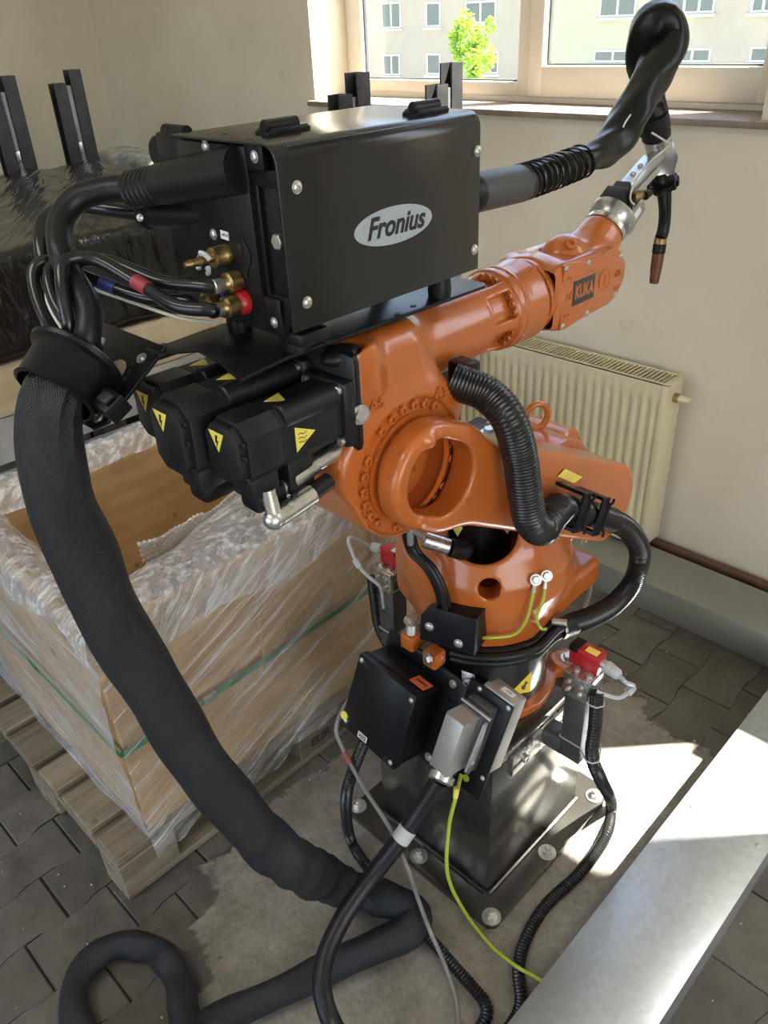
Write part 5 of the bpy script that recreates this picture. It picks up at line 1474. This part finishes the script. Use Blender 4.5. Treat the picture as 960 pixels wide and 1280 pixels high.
# grey arc strip on the far side of the column
arcp = [P(722, 690, d=1.80), P(734, 708, d=1.79), P(737, 735, d=1.78), P(730, 760, d=1.775)]
tag(MB().tube(resample(spline(arcp, 8), .008)[0], .006, 8).build('conduit_bend', LGREY), 'pale grey conduit bending down behind the orange column', 'conduit')

# ================================================================== JUNCTION BOX AND CONNECTOR
JV = Vector((-.1, -.3, -.95)).normalized(); JU = Vector((1, 0, 0)); JU = (JU - JV * JU.dot(JV)).normalized(); JW = JU.cross(JV); JW = -JW if JW.y > 0 else JW
JO = Vector((-.914, .80, .643))


def J(a, b_, c): return JO + JU * a + JW * b_ + JV * c


JM = Matrix([[JU[i], JV[i], JW[i], JO[i]] for i in range(3)] + [[0, 0, 0, 1]])   # local x right, y down, z outwards


def jbox(b, a0, a1, c0, c1, b0, b1, bev=.002):
    bm = MB(); bm.box((a0, c0, b0), (a1, c1, b1), bev); b.add([JM @ v for v in bm.v], bm.f); return b


def jinst(kind, name, a, c, bz, s, par, m): return inst(kind, name, J(a, bz, c), JW, s, par, m)


jb = thing('junction_box', J(.08, -.05, .09), 'black square terminal box labelled X02 bolted to the back of the robot base', 'terminal box')
jbox(MB(), .002, .156, .002, .175, -.088, -.022, .004).build('box_body', BLACKP, jb)
jbox(MB(), 0, .158, -.002, .177, -.024, 0, .004).build('lid', BLACKP, jb)
for a, c in ((.010, .010), (.148, .012), (.145, .166), (.012, .160)): jinst('pan', 'lid_screw', a, c, 0, .0046, jb, ZINC)
for a, c in ((.022, .012), (.136, .008), (.132, .166), (.016, .148)): MB().lathe([(.0058, 0), (.0058, .0005)], J(a, .0001, c), JW, 16).build('screw_hole', INK_SHADE, jb)
MB().lathe([(.0095, 0), (.0095, .001)], J(.006, .0004, .150), JW, 24).build('yellow_dot', PALEYEL, jb)
MB().cyl(J(.006, .001, .150), J(.006, .0035, .150), .0085, None, 20).build('yellow_plug', PALEYEL, jb)
lM = JM @ Matrix.Translation((.064, .163, .0004)) @ Matrix.Rotation(math.pi, 4, 'X')
lb = MB().prism([(-.013, -.007), (.013, -.007), (.013, .007), (-.013, .007)], .0006, JM @ Matrix.Translation((.064, .163, .0002)), 0).build('white_label', WHITE, jb)
text_mesh('X02', .0125, frameM(J(.064, .0012, .163), JU, -JV), 'lettering', INK_SHADE, lb, .0002, 0, .0002)
oM = JM
oc_ = jbox(MB(), .112, .150, -.0028, -.0018, -.058, -.028, 0).build('orange_label', REDORA, jb)
jbox(MB(), .118, .144, -.0034, -.0026, -.046, -.042, 0).build('label_mark', INK_SHADE, oc_)
b = MB(); b.cyl(J(.002, -.045, .055), J(-.022, -.045, .062), .0085, None, 6); b.build('cable_gland', CASTALU, jb)
b = MB(); b.cyl(J(.002, -.045, .100), J(-.020, -.045, .108), .0085, None, 6); b.build('cable_gland', CASTALU, jb)

# steel plate carrying box and connector
bpz = thing('connector_bracket', J(.2, -.09, .06), 'black bolted bracket plate between terminal box and plug housing', 'bracket')
jbox(MB(), .10, .225, -.030, .185, -.096, -.089, .0015).build('back_plate', BLACKP, bpz)
for a, c in ((.172, -.012), (.172, .170)): jinst('hex', 'plate_screw', a, c, -.089, .006, bpz, ZINC)
jbox(MB(), -.01, .10, -.028, .02, -.098, -.091, .0015).build('back_plate', BLACKP, bpz)
b = MB(); b.box((-.750, .872, .500), (-.716, .966, .580), .002); b.build('support_angle', BLACKP, bpz)
b = MB(); b.prism([(-.012, -.016), (.014, -.012), (.014, .016), (-.012, .020)], .003, frameM(P(585, 850, d=1.545), (.9, .3, .1), (0, 0.2, 1)), .001); b.build('fixing_lug', STEEL, bpz)
inst('socket', 'cap_screw', P(584, 852, d=1.54), (.4, -.9, .1), .0075, bpz, ZINC)

hc = thing('plug_connector', J(.25, -.05, .04), 'grey metal industrial plug hood with locking lever on the robot base', 'connector')
jbox(MB(), .206, .308, -.052, .172, -.090, -.084, .0015).build('face_plate', BLACKP, hc)
for a, c in ((.232, -.043), (.299, -.046), (.300, .120), (.222, .155)): jinst('pan', 'plate_screw', a, c, -.084, .0042, hc, ZINC)
jbox(MB(), .236, .306, -.056, .110, -.133, -.089, .003).build('rear_housing', CASTALU, hc)
lx = jbox(MB(), .262, .290, -.0570, -.0560, -.119, -.104, 0).build('small_label', WHITE, hc)
text_mesh('X30', .008, frameM(J(.276, -.1115, -.0572), JU, -JW), 'lettering', INK_SHADE, lx, .0002)
jbox(MB(), .226, .282, -.034, .114, -.086, -.060, .004).build('plug_base', PLGREY, hc)
hb = MB(); pf = [(.226, -.012), (.236, -.022), (.272, -.022), (.272, .104), (.228, .104)]
hb.prism([(a, c) for a, c in [(.228, -.020), (.272, -.020), (.272, .102), (.228, .102)]], .066, JM @ Matrix.Translation((0, 0, -.062)), .005); hb.build('plug_hood', CASTALU, hc)
# locking lever with cross bar
lv_ = MB(); lv_.prism([(-.005, -.046), (.004, -.047), (.012, .020), (.012, .062), (0, .072), (-.012, .062), (-.010, .02)], .005, frameM(J(.291, -.040, .026), -JW, JV + JW * .12) , .001); lv_.build('locking_lever', ALU, hc)
b = MB(); b.cyl(J(.291, -.050, -.026), J(.222, -.050, -.026), .0042, None, 14); b.build('lever_bar', ALU, hc)
inst('pan', 'lever_pivot', J(.290, -.040, .070), JU, .005, hc, ZINC)
MB().prism([(-.009, -.006), (.009, -.006), (.009, .006), (-.009, .006)], .0008, frameM(J(.2722, -.030, .066), JW, JV), 0).build('embossed_mark', CASTALU, hc)
gl0 = J(.247, -.030, .100); gld = (P(544, 990, d=1.50) - gl0).normalized()
b = MB(); b.lathe([(.021, 0), (.0225, .002), (.0225, .014), (.020, .015), (.020, .020), (.0255, .021), (.0255, .034), (.020, .038)], gl0, gld, 24); b.build('cable_gland', STEEL, hc)
MB().lathe([(.0075, 0), (.0075, .0008)], J(.268, -.0835, .145), JW, 18).build('earth_dot', EARTH, hc)
gend = gl0 + gld * .034
tcb = thing('supply_cable', gend, 'thick black supply cable with white label leaving the grey plug hood', 'cable')
cpts = [gend, P(522, 1018, d=1.53), P(500, 1050, d=1.535), P(465, 1095, d=1.54), P(430, 1145, d=1.52), P(407, 1195, d=1.49), P(403, 1240, d=1.46), P(418, 1285, d=1.44), P(446, 1325, z=.05), Vector((-.56, .32, .022)), Vector((-.58, .10, .021)), Vector((-.62, -.15, .021)), Vector((-.80, -.40, .021))]
path, _ = resample(spline(cpts, 10), .007); MB().tube(path, .0178, 18).build('cable_jacket', RUBBER, tcb)
i0 = min(range(len(path)), key=lambda i: (path[i] - P(507, 1041, d=1.535)).length); MB().tube(path[i0 - 2:i0 + 3], .0184, 18).build('white_label', LGREY, tcb)
cable('earth_cable', [J(.262, -.07, .135), P(570, 995, d=1.53), P(561, 1035, d=1.58), P(560, 1095, d=1.64), P(583, 1143, z=.032), P(612, 1180, z=.014), P(630, 1196, z=.026), P(649, 1210, z=.036), P(667, 1220, z=.034), P(681, 1228, z=.030)], .0040, EARTH, 'long green and yellow earth wire trailing over the base plate to the galvanised duct', 'wire', None, 10)
MB().cyl(P(571, 985, d=1.525), P(569, 997, d=1.53), .0062, .0052, 12).build('ferrule', PALEYEL, hc)
gb = thing('sensor_cable', J(-.02, -.045, .108), 'thin grey cable with brown tape running down from the terminal box to the floor', 'cable')
gp_ = [J(-.018, -.045, .107), P(421, 905, d=1.685), P(428, 935, d=1.69), P(455, 985, d=1.70), P(487, 1035, d=1.68), P(508, 1082, d=1.60), P(524, 1128, z=.122), P(538, 1165, z=.100), P(556, 1206, z=.036), P(570, 1250, z=.008), P(574, 1300, z=.008)]
path, _ = resample(spline(gp_, 10), .007); MB().tube(path, .0045, 10).build('cable_jacket', GREYC, gb)
i0 = min(range(len(path)), key=lambda i: (path[i] - P(435, 947, d=1.69)).length); MB().tube(path[max(0, i0 - 2):i0 + 3], .0062, 10).build('tape_band', TAPEBR, gb)

# corrugated conduits on the floor
cl_ = thing('conduit_hose', P(448, 945, d=1.45), 'thin black corrugated conduit dropping from under the terminal box to the floor', 'conduit', 'corrugated conduits')
corrugated([J(.045, -.05, .165), P(446, 950, d=1.72), P(433, 995, d=1.76), P(437, 1045, z=.04), P(458, 1082, z=.016), P(500, 1130, z=.0145), P(545, 1182, z=.0145), P(588, 1231, z=.0145), P(608, 1258, z=.0145), Vector((-.484, .665, .0145)), Vector((-.482, .56, .0145)), Vector((-.485, .42, .0145))], .0135, .0075, .0030, 'conduit_section', CORRUG, cl_, 14)
cr_ = thing('conduit_hose', P(740, 872, d=1.52), 'thin black corrugated conduit tied to the sensor post beside the galvanised duct', 'conduit', 'corrugated conduits')
CRP = ([P(746, 866, d=1.545), P(744, 905, d=1.57), P(740, 945, d=1.60), P(751, 975, d=1.66), P(764, 1005, z=.03), P(757, 1045, z=.016), P(726, 1090, z=.0150), P(684, 1130, z=.0150), P(658, 1172, z=.0150), P(648, 1212, z=.0150), Vector((-.452, .752, .015)), Vector((-.441, .68, .015)), Vector((-.440, .50, .015))])
corrugated(CRP, .0140, .0075, .0030, 'conduit_section', CORRUG, cr_, 14)

# ================================================================== SENSOR POSTS
def sensor_post(sx, label):
    """sx=+1 on the side of the galvanised duct, -1 towards the crate"""
    xm = AX + (.251 if sx > 0 else -.268); t = thing('sensor_post', (AX + sx * .19, 1.07, .40), label, 'sensor post', 'light sensor posts')
    b = MB(); b.box((xm - .024, 1.048, .392), (xm + .024, 1.095, .606), .003); b.build('post_tube', DARKST, t)
    b = MB(); x0, x1 = sorted((AX + sx * .180, xm - sx * .022)); b.box((x0, 1.050, .388), (x1, 1.093, .430), .003); b.build('bracket_arm', DARKST, t)
    x0, x1 = sorted((AX + sx * .1735, AX + sx * .186)); b = MB(); b.box((x0, .945, .375), (x1, 1.165, .430), .002); b.build('slotted_rail', STEEL, t)
    for y in (.985, 1.145): inst('socket', 'rail_screw', (AX + sx * .186, y, .400), (sx, 0, 0), .0095, t, ZINC)
    for y in (.965, 1.125): MB().box((AX + sx * .1856 - .0006, y - .018, .396), (AX + sx * .1856 + .0009, y + .018, .405)).build('slot', INK_SHADE, t)
    hp_ = MB(); hp_.box((xm - .026, 1.040, .572), (xm + .028, 1.049, .628), .0015); hp_.build('head_plate', STEEL, t)
    b = MB(); b.box((xm - .026, 1.046, .606), (xm + .030, 1.098, .628), .002); b.build('head_block', STEEL, t)
    for dx, dz in ((-.014, .608), (.014, .608), (-.014, .588), (.012, .588)):
        inst('socket', 'cap_screw', (xm + dx, 1.040, dz), (0, -1, 0), .0052, t, ZINC)
    for dx in (-.008, .020): inst('socket', 'cap_screw', (xm + sx * dx, 1.058, .628), (0, 0, 1), .0068, t, ZINC)
    # red sensor on top
    sc_ = Vector((xm - sx * .002, 1.082, .650)); b = MB(); b.box(sc_ - Vector((.032, .016, .022)), sc_ + Vector((.032, .016, .020)), .003); so = b.build('sensor_body', REDP, t)
    x0, x1 = sorted((sc_.x - sx * .034, sc_.x - sx * .012)); b = MB(); b.box((x0, sc_.y - .0165, sc_.z + .008), (x1, sc_.y + .0165, sc_.z + .0225), .003); b.build('sensor_cap', PLASTIC, t)
    b = MB(); b.box((sc_.x - .002, sc_.y - .010, sc_.z + .0195), (sc_.x + .024 * 1, sc_.y + .006, sc_.z + .0208)); b.build('yellow_label', PALEYEL if sx > 0 else WHITE, so)
    g0_ = sc_ + Vector((sx * .032, 0, .002)); gd_ = Vector((sx, -.12, -.10)).normalized()
    b = MB(); b.lathe([(.0095, 0), (.0095, .010), (.008, .011)], g0_, gd_, 16); b.build('gland_thread', ZINC, t)
    b = MB(); b.lathe([(.0125, .010), (.0125, .020), (.0115, .021), (.012, .022), (.011, .036), (.007, .041)], g0_, gd_, 12); b.build('cable_gland', LGREY, t)
    e = g0_ + gd_ * .038
    if sx > 0: cpx = [e, e + gd_ * .018 + Vector((0, 0, -.004)), P(791, 858, d=1.555), P(775, 872, d=1.55), P(755, 868, d=1.545), P(746, 864, d=1.545)]
    else: cpx = [e, P(437, 672, d=1.83), P(440, 690, d=1.83), P(449, 708, d=1.83), P(462, 722, d=1.83), P(476, 735, d=1.83), P(480, 760, d=1.85)]
    path, _ = resample(spline(cpx, 8), .005); MB().tube(path, .0042, 10).build('sensor_lead', LGREY, t)
    i_ = int(len(path) * .55); MB().tube(path[i_ - 2:i_ + 3], .0085, 4).build('lead_tag', LGREY, t)
    for z in (.575, .445):
        b = MB(); yy0, yy1 = 1.046, 1.098
        if sx > 0:
            cq = min(spline(CRP, 30)[:120], key=lambda p: abs(p.z - z)); g_ = .0162
            loop = [(xm - .026, yy0), (xm + .025, yy0), (cq.x - .004, cq.y - g_), (cq.x + .009, cq.y - g_ + .003), (cq.x + g_, cq.y), (cq.x + .009, cq.y + g_ - .003), (cq.x - .002, max(cq.y + g_, yy1 - .02)), (xm + .026, yy1), (xm - .026, yy1)]
        else: loop = [(xm - .026, yy0), (xm + .026, yy0), (xm + .026, yy1), (xm - .026, yy1)]
        loop = [Vector((x__, y__, z)) for x__, y__ in loop]
        b.tube([loop[i].lerp(loop[(i + 1) % len(loop)], f) for i in range(len(loop)) for f in (.04, .5, .96)], .0017, 6, True); b.build('cable_tie', LGREY, t)
    return t


sensor_post(1, 'grey steel post with red light sensor on top beside the galvanised duct')
sensor_post(-1, 'grey steel post with red light sensor on top between crate and robot column')
tag(corrugated([Vector((-1.155, 1.07, .56)), Vector((-1.155, 1.075, .48)), Vector((-1.15, 1.08, .40)), Vector((-1.12, 1.10, .30)), Vector((-1.105, 1.15, .12)), Vector((-1.11, 1.28, .018)), Vector((-1.07, 1.45, .016))], .0135, .0075, .003, 'conduit_hose', CORRUG, None, 12), 'thin black corrugated conduit behind the sensor post next to the crate', 'conduit', 'corrugated conduits')

# ================================================================== PALLET AND CRATE
PX1, PX0, PY0, PY1 = -1.247, -2.047, 0.330, 1.530
pal = thing('wooden_pallet', ((PX0 + PX1) / 2, (PY0 + PY1) / 2, 0), 'weathered wooden pallet under the film wrapped crate', 'pallet')
def wbox(nm, lo, hi, par, m=PALLETW, bev=.0025): return MB().box(lo, hi, bev, 1).build(nm, m, par)
for cx in (PX1 - .05, (PX0 + PX1) / 2, PX0 + .05):
    wbox('bottom_board', (cx - .05, PY0, .002), (cx + .05, PY1, .022), pal)
    for cy in (PY0 + .0725, (PY0 + PY1) / 2, PY1 - .0725):
        w2 = .05 if abs(cx - (PX0 + PX1) / 2) > .1 else .0725
        wbox('block', (cx - w2 + .001, cy - .0725, .022), (cx + w2 - .001, cy + .0725, .098), pal)
for cy in (PY0 + .0725, (PY0 + PY1) / 2, PY1 - .0725): wbox('stringer_board', (PX0, cy - .0725, .098), (PX1, cy + .0725, .119), pal)
xx = PX1
for k, wd in enumerate((.100, .145, .100, .145, .100, .100)):
    wbox('deck_board', (xx - wd + .001, PY0 + random.uniform(-.004, .003), .119), (xx - .006, PY1 + random.uniform(-.01, .01), .141), pal); xx -= wd + .021
text_mesh('EUR', .040, frameM((PX1 + .0006, (PY0 + PY1) / 2, .060), (0, 1, 0), (0, 0, 1)), 'lettering', mat('faded_brand', (.05, .04, .028), .7), pal, .0003, 0, .0004)

CX1, CX0, CY0, CY1, CZ0, CZ1 = -1.272, -2.035, 0.425, 1.505, .141, .715
crt = thing('wooden_crate', ((CX0 + CX1) / 2, (CY0 + CY1) / 2, CZ0), 'open plywood crate wrapped in clear stretch film on a wooden pallet', 'crate')
def cbox(nm, lo, hi): return MB().box(lo, hi, .0015, 1).build(nm, CRATEW, crt)
cbox('bottom_panel', (CX0, CY0, CZ0), (CX1, CY1, CZ0 + .02))
for z0, z1 in ((CZ0 + .0, CZ1),):
    cbox('side_board', (CX1 - .018, CY0, z0), (CX1, CY1, z1)); cbox('side_board', (CX0, CY0, z0), (CX0 + .018, CY1, z1))
    cbox('end_board', (CX0 + .018, CY0, z0), (CX1 - .018, CY0 + .018, z1)); cbox('end_board', (CX0 + .018, CY1 - .018, z0), (CX1 - .018, CY1, z1))
for y in (.80, 1.18): MB().box((CX1, y, .36), (CX1 + .016, y + .075, .66), .002, 1).build('batten', CRATEW, crt)
MB().box((CX1 + .001, 1.33, .53), (CX1 + .014, 1.47, .70), .002, 1).build('cleat', CRATEW, crt)
# green strapping, slightly bowed
sz = .415
def strap(pts_, nrm): 
    vs, fs = [], []
    for i, p in enumerate(pts_): vs += [p + Vector((0, 0, -.008)), p + Vector((0, 0, .008)), p + nrm[i] * .0012 + Vector((0, 0, .008)), p + nrm[i] * .0012 + Vector((0, 0, -.008))]
    for i in range(len(pts_) - 1):
        for k in range(4): fs.append([i * 4 + k, i * 4 + (k + 1) % 4, i * 4 + 4 + (k + 1) % 4, i * 4 + 4 + k])
    return MB().add(vs, fs)
sp = [Vector((CX0 - .012, CY0 - .012, sz + .02)), Vector(((CX0 + CX1) / 2, CY0 - .014, sz + .006)), Vector((CX1 + .008, CY0 - .012, sz - .006)), Vector((CX1 + .014, CY0 + .006, sz - .006)), Vector((CX1 + .022, .80, sz + .010)), Vector((CX1 + .022, 1.2, sz + .02)), Vector((CX1 + .014, CY1, sz + .03))]
nr = [Vector((0, -1, 0))] * 2 + [Vector((.7, -.7, 0))] * 2 + [Vector((1, 0, 0))] * 3
strap(sp, nr).build('strap', GREENST, crt)
MB().box((CX1 + .016, .62, sz - .010), (CX1 + .025, .655, sz + .012), .001).build('strap_seal', ZINC, crt)


def sheet(name, fn, nu, nv, m, par, thick=0.0):
    vs = [fn(i / nu, j / nv) for j in range(nv + 1) for i in range(nu + 1)]
    fs = [[j * (nu + 1) + i, j * (nu + 1) + i + 1, (j + 1) * (nu + 1) + i + 1, (j + 1) * (nu + 1) + i] for j in range(nv) for i in range(nu)]
    return MB().add(vs, fs).build(name, m, par, True, 180)


def wob(u, v, s): return math.sin(7 * u + 3 * v + s) * .5 + math.sin(17 * u - 11 * v + 2 * s) * .3 + math.sin(31 * u + 23 * v + s) * .2


sheet('stretch_film', lambda u, v: (CX1 + .024 + .018 * (1 - v) ** 6 + .006 * wob(u, v * 2, 1) + .010 * math.exp(-((v - .52) / .2) ** 2), CY0 - .012 + (CY1 - CY0 + .03) * u, .135 - .03 * (1 + wob(u * 3, 0, 2)) * (1 - v) + (CZ1 - .135) * v), 70, 40, FILM, crt)
sheet('stretch_film', lambda u, v: (CX0 - .02 + (CX1 - CX0 + .044) * u, CY0 - .014 - .006 * wob(u, v * 2, 4) - .006 * math.exp(-((v - .6) / .2) ** 2), (.1435 + (CZ1 - .1435) * v)), 60, 40, FILML, crt)
# film gathered over the rims: left end, then the long side with its crumpled roll
def over(v, drop, w_in):
    """profile of film hung over a rim: outside drop, across the edge, then inwards"""
    if v < .3: t = v / .3; return .020 - .004 * t, -drop * (1 - t) ** 1.2 + .014 * t
    t = (v - .3) / .7; return .016 - (w_in + .016) * t, .014 + .030 * math.sin(t * math.pi * .8) - .05 * t * t


def rim_end(u, v):
    o_, z_ = over(v, .06 + .03 * math.sin(5 * u + 1) + .02 * math.sin(13 * u), .095)
    return (CX0 - .03 + (CX1 - CX0 + .055) * u, CY0 - o_ + .006 * wob(u * 2, v, 9), CZ1 + z_ + .006 * wob(u * 1.6, v * 1.2, 7) * min(1, v * 3))
sheet('crumpled_film', rim_end, 90, 16, FILMT, crt)
def rim_side(u, v):
    o_, z_ = over(v, .05 + .07 * u + .025 * math.sin(6 * u) + .015 * math.sin(17 * u), .10 + .17 * min(1, u * 1.5))
    return (CX1 + o_ + .006 * wob(u * 3, v, 5), CY0 - .01 + (CY1 - CY0 + .03) * u, CZ1 + z_ + (.05 * u) * max(0, v - .3) + .008 * wob(u * 2, v * 1.5, 3) * min(1, v * 3))
sheet('crumpled_film', rim_side, 120, 30, FILMT, crt)
def rim_far(u, v):
    o_, z_ = over(1 - v, .03, .05) if False else over(v, .05, .07 + .02 * math.sin(9 * u))
    return (CX0 - o_ + .006 * wob(u * 3, v, 2), CY0 + .02 + (CY1 - CY0 - .02) * u, CZ1 + z_ - .02 * v + .008 * wob(u * 2, v * 1.4, 11) * min(1, v * 3))
sheet('crumpled_film', rim_far, 90, 14, FILMT, crt)

# bubble wrap sheet tucked inside the crate
bw = thing('bubble_wrap', (-1.5, 1.05, .62), 'sheet of bubble wrap tucked inside the open crate', 'bubble wrap')
def bwf(u, v):
    y = .66 + .765 * u; top = .722 + .01 * wob(u * 2, v, 1)
    x = -1.47 - .10 * u - .13 * v * (1 - .2 * u) + .012 * wob(u * 1.5, v, 6); z = top - .36 * v ** 1.4
    return (x, y + .05 * v, z)
sheet('film_sheet', bwf, 40, 24, BUBBLE, bw)
dome = []; df = []
b = MB(); pitch = .0125
nu_, nv_ = int(.80 / pitch), int(.36 / pitch)
def bnorm(u, v):
    e = .004; a = Vector(bwf(u + e, v)) - Vector(bwf(u, v)); c = Vector(bwf(u, v + e)) - Vector(bwf(u, v)); n = a.cross(c).normalized()
    return n if n.x < 0 else -n
ring6 = [(math.cos(math.pi / 3 * k), math.sin(math.pi / 3 * k)) for k in range(6)]
for j in range(nv_):
    for i in range(nu_):
        u, v = (i + .5 * (j % 2)) / nu_, j / nv_
        if u > 1: continue
        p = Vector(bwf(u, v)); n = bnorm(u, v) if (i % 4 == 0) else n
        for sg in (1,):
            R = orient(n * -1); o = len(b.v)
            b.v += [p + R @ Vector((.0052 * x, .0052 * y, 0)) for x, y in ring6] + [p + R @ Vector((.0036 * x, .0036 * y, .0028)) for x, y in ring6] + [p + R @ Vector((0, 0, .0038))]
            b.f += [[o + k, o + (k + 1) % 6, o + 6 + (k + 1) % 6, o + 6 + k] for k in range(6)] + [[o + 6 + k, o + 6 + (k + 1) % 6, o + 12] for k in range(6)]
tag(b.build('bubbles', BUBBLE, bw), kind='stuff')

# ================================================================== BACKGROUND STORE BY THE WALL
def wrapped(name, lo, hi, m, label, amp=.012, rr=.05, seed=0, n=(60, 70, 14)):
    """film wrapped bundle: rounded box pulled into folds"""
    lo, hi = Vector(lo), Vector(hi); c = (lo + hi) / 2; h = (hi - lo) / 2; b = MB()
    bm = bmesh.new(); bmesh.ops.create_cube(bm, size=2)
    bmesh.ops.subdivide_edges(bm, edges=bm.edges[:], cuts=44, use_grid_fill=True)
    for v in bm.verts:
        p = Vector((v.co.x * h.x, v.co.y * h.y, v.co.z * h.z)); q = Vector([max(-h[i] + rr, min(h[i] - rr, p[i])) for i in range(3)]); d = p - q
        if d.length > 1e-6: p = q + d.normalized() * min(d.length, rr)
        nrm = d.normalized() if d.length > 1e-6 else Vector((0, 0, 1))
        f = .5 * math.sin(23 * p.y + 9 * p.x + seed) + .3 * math.sin(41 * p.y - 13 * p.x + 17 * p.z) + .35 * math.sin(15 * (p.x + p.y) + 3 * math.sin(5 * p.x)) + .2 * math.sin(70 * p.y + 31 * p.x)
        v.co = c + p + nrm * f * amp
    b.bm_in(bm); o = b.build(name, m, None, True, 180); return tag(o, label, 'package', 'film wrapped bundles')


wrapped('wrapped_bundle', (-3.40, -.60, .990), (-2.10, 1.735, 1.258), BFILM, 'long flat bundle wrapped in shiny black stretch film on timber supports', .007, .03)
wrapped('wrapped_bundle', (-3.66, 1.825, .004), (-3.02, 2.040, 1.262), mat('grey_stretch_film', (.30, .31, .31), .22, 0, 0, .4, 14, .8, 26, .02), 'smaller bundle in pale translucent film standing on the floor behind the black bundle', .006, .05, 3)
tag(MB().box((-2.16, -.70, .862), (-2.085, 1.79, .985), .004).build('timber_beam', PLANKW), 'pale dirty timber beam under the front edge of the black wrapped bundle', 'beam', 'timber beams')
tag(MB().box((-3.30, -.70, .862), (-3.22, 1.79, .985), .004).build('timber_beam', PLANKW), 'timber beam under the back of the black wrapped bundle', 'beam', 'timber beams')
st = thing('steel_trestle', (-2.6, .6, 0), 'grey steel trestle frame carrying the timber beams behind the crate', 'trestle')
LSTEEL = mat('pale_grey_steel', (.36, .36, .35), .4, .3, 0, .25, 8)
b = MB(); b.prism([(0, 0), (.10, 0), (.10, .012), (.012, .012), (.012, .110), (.10, .110), (.10, .122), (0, .122)], 2.54, frameM((-2.085, 1.79, .738), (-1, 0, 0), (0, 0, 1)) @ Matrix.Translation((0, 0, 0)), 0)
b.v = [Vector((v.x, v.y if v.y < 1.80 else 3.58 - v.y, v.z)) for v in b.v]
b.build('channel_beam', LSTEEL, st)
MB().box((-3.30, -.75, .74), (-3.22, 1.79, .862), .003).build('channel_beam', DARKST, st)
MB().box((-2.10, -.75, .64), (-2.092, 1.79, .712), .001).build('lower_rail', LSTEEL, st)
for x in (-2.18, -3.30):
    for y in (-.6, 1.70): MB().box((x, y, .002), (x + .07, y + .07, .745), .003).build('leg', DARKST, st)
for y in (-.6, 1.70): MB().box((-3.30, y + .01, .66), (-2.11, y + .06, .73), .003).build('cross_beam', DARKST, st)

BSTEEL = mat('black_oxide_steel', (.045, .046, .046), .42, .5, 0, .3, 20)
def stanchion(x, y, zt, ys, zs, label, w=.052):
    t = thing('steel_stanchion', (x, y, 0), label, 'steel post', 'steel channel posts')
    ch = lambda yy, zz: MB().prism([(-w / 2, -w / 2), (w / 2, -w / 2), (w / 2, w / 2), (w / 2 - .006, w / 2), (w / 2 - .006, -w / 2 + .006), (-w / 2 + .006, -w / 2 + .006), (-w / 2 + .006, w / 2), (-w / 2, w / 2)], zz - .002, Matrix.Translation((x, yy, .002)) @ Matrix.Rotation(math.radians(180), 4, 'Z'), 0)
    ch(y, zt).build('tall_channel', BSTEEL, t); ch(ys, zs).build('short_channel', BSTEEL, t)
    MB().box((x + .012, min(y, ys) + w / 2 - .004, .3), (x + .020, max(y, ys) - w / 2 + .004, zs - .01), .001).build('joining_strip', DARKST, t)
    MB().box((x + w / 2 - .004, ys + w / 2 - .004, zs - .26), (x + w / 2 + .006, ys + w / 2 + .012, zs - .22), .001).build('catch', STEEL, t)
    return t
stanchion(-3.52, 1.775, 1.581, 1.700, 1.537, 'black steel channel post behind the bundle, standing nearer the room corner')
stanchion(-3.52, 1.500, 1.578, 1.428, 1.535, 'black steel channel post behind the bundle, farther from the room corner')
stanchion(-1.92, 1.845, 1.578, 1.772, 1.527, 'black steel channel post below the window beside the reveal')
stanchion(-1.70, 2.008, 1.593, 1.944, 1.543, 'black steel channel post in front of the window mullion, close to the radiator', .047)

# housing made up for the added overhead fill light, out of view
cl2 = thing('overhead_fill_fixture', (-1.2, -.9, CZ), 'long white housing added out of view above the overhead fill light', 'lamp')
MB().box((-1.97, -1.17, 3.0), (-.43, -.63, CZ + .004), .01).build('fill_light_housing', CEIL, cl2)
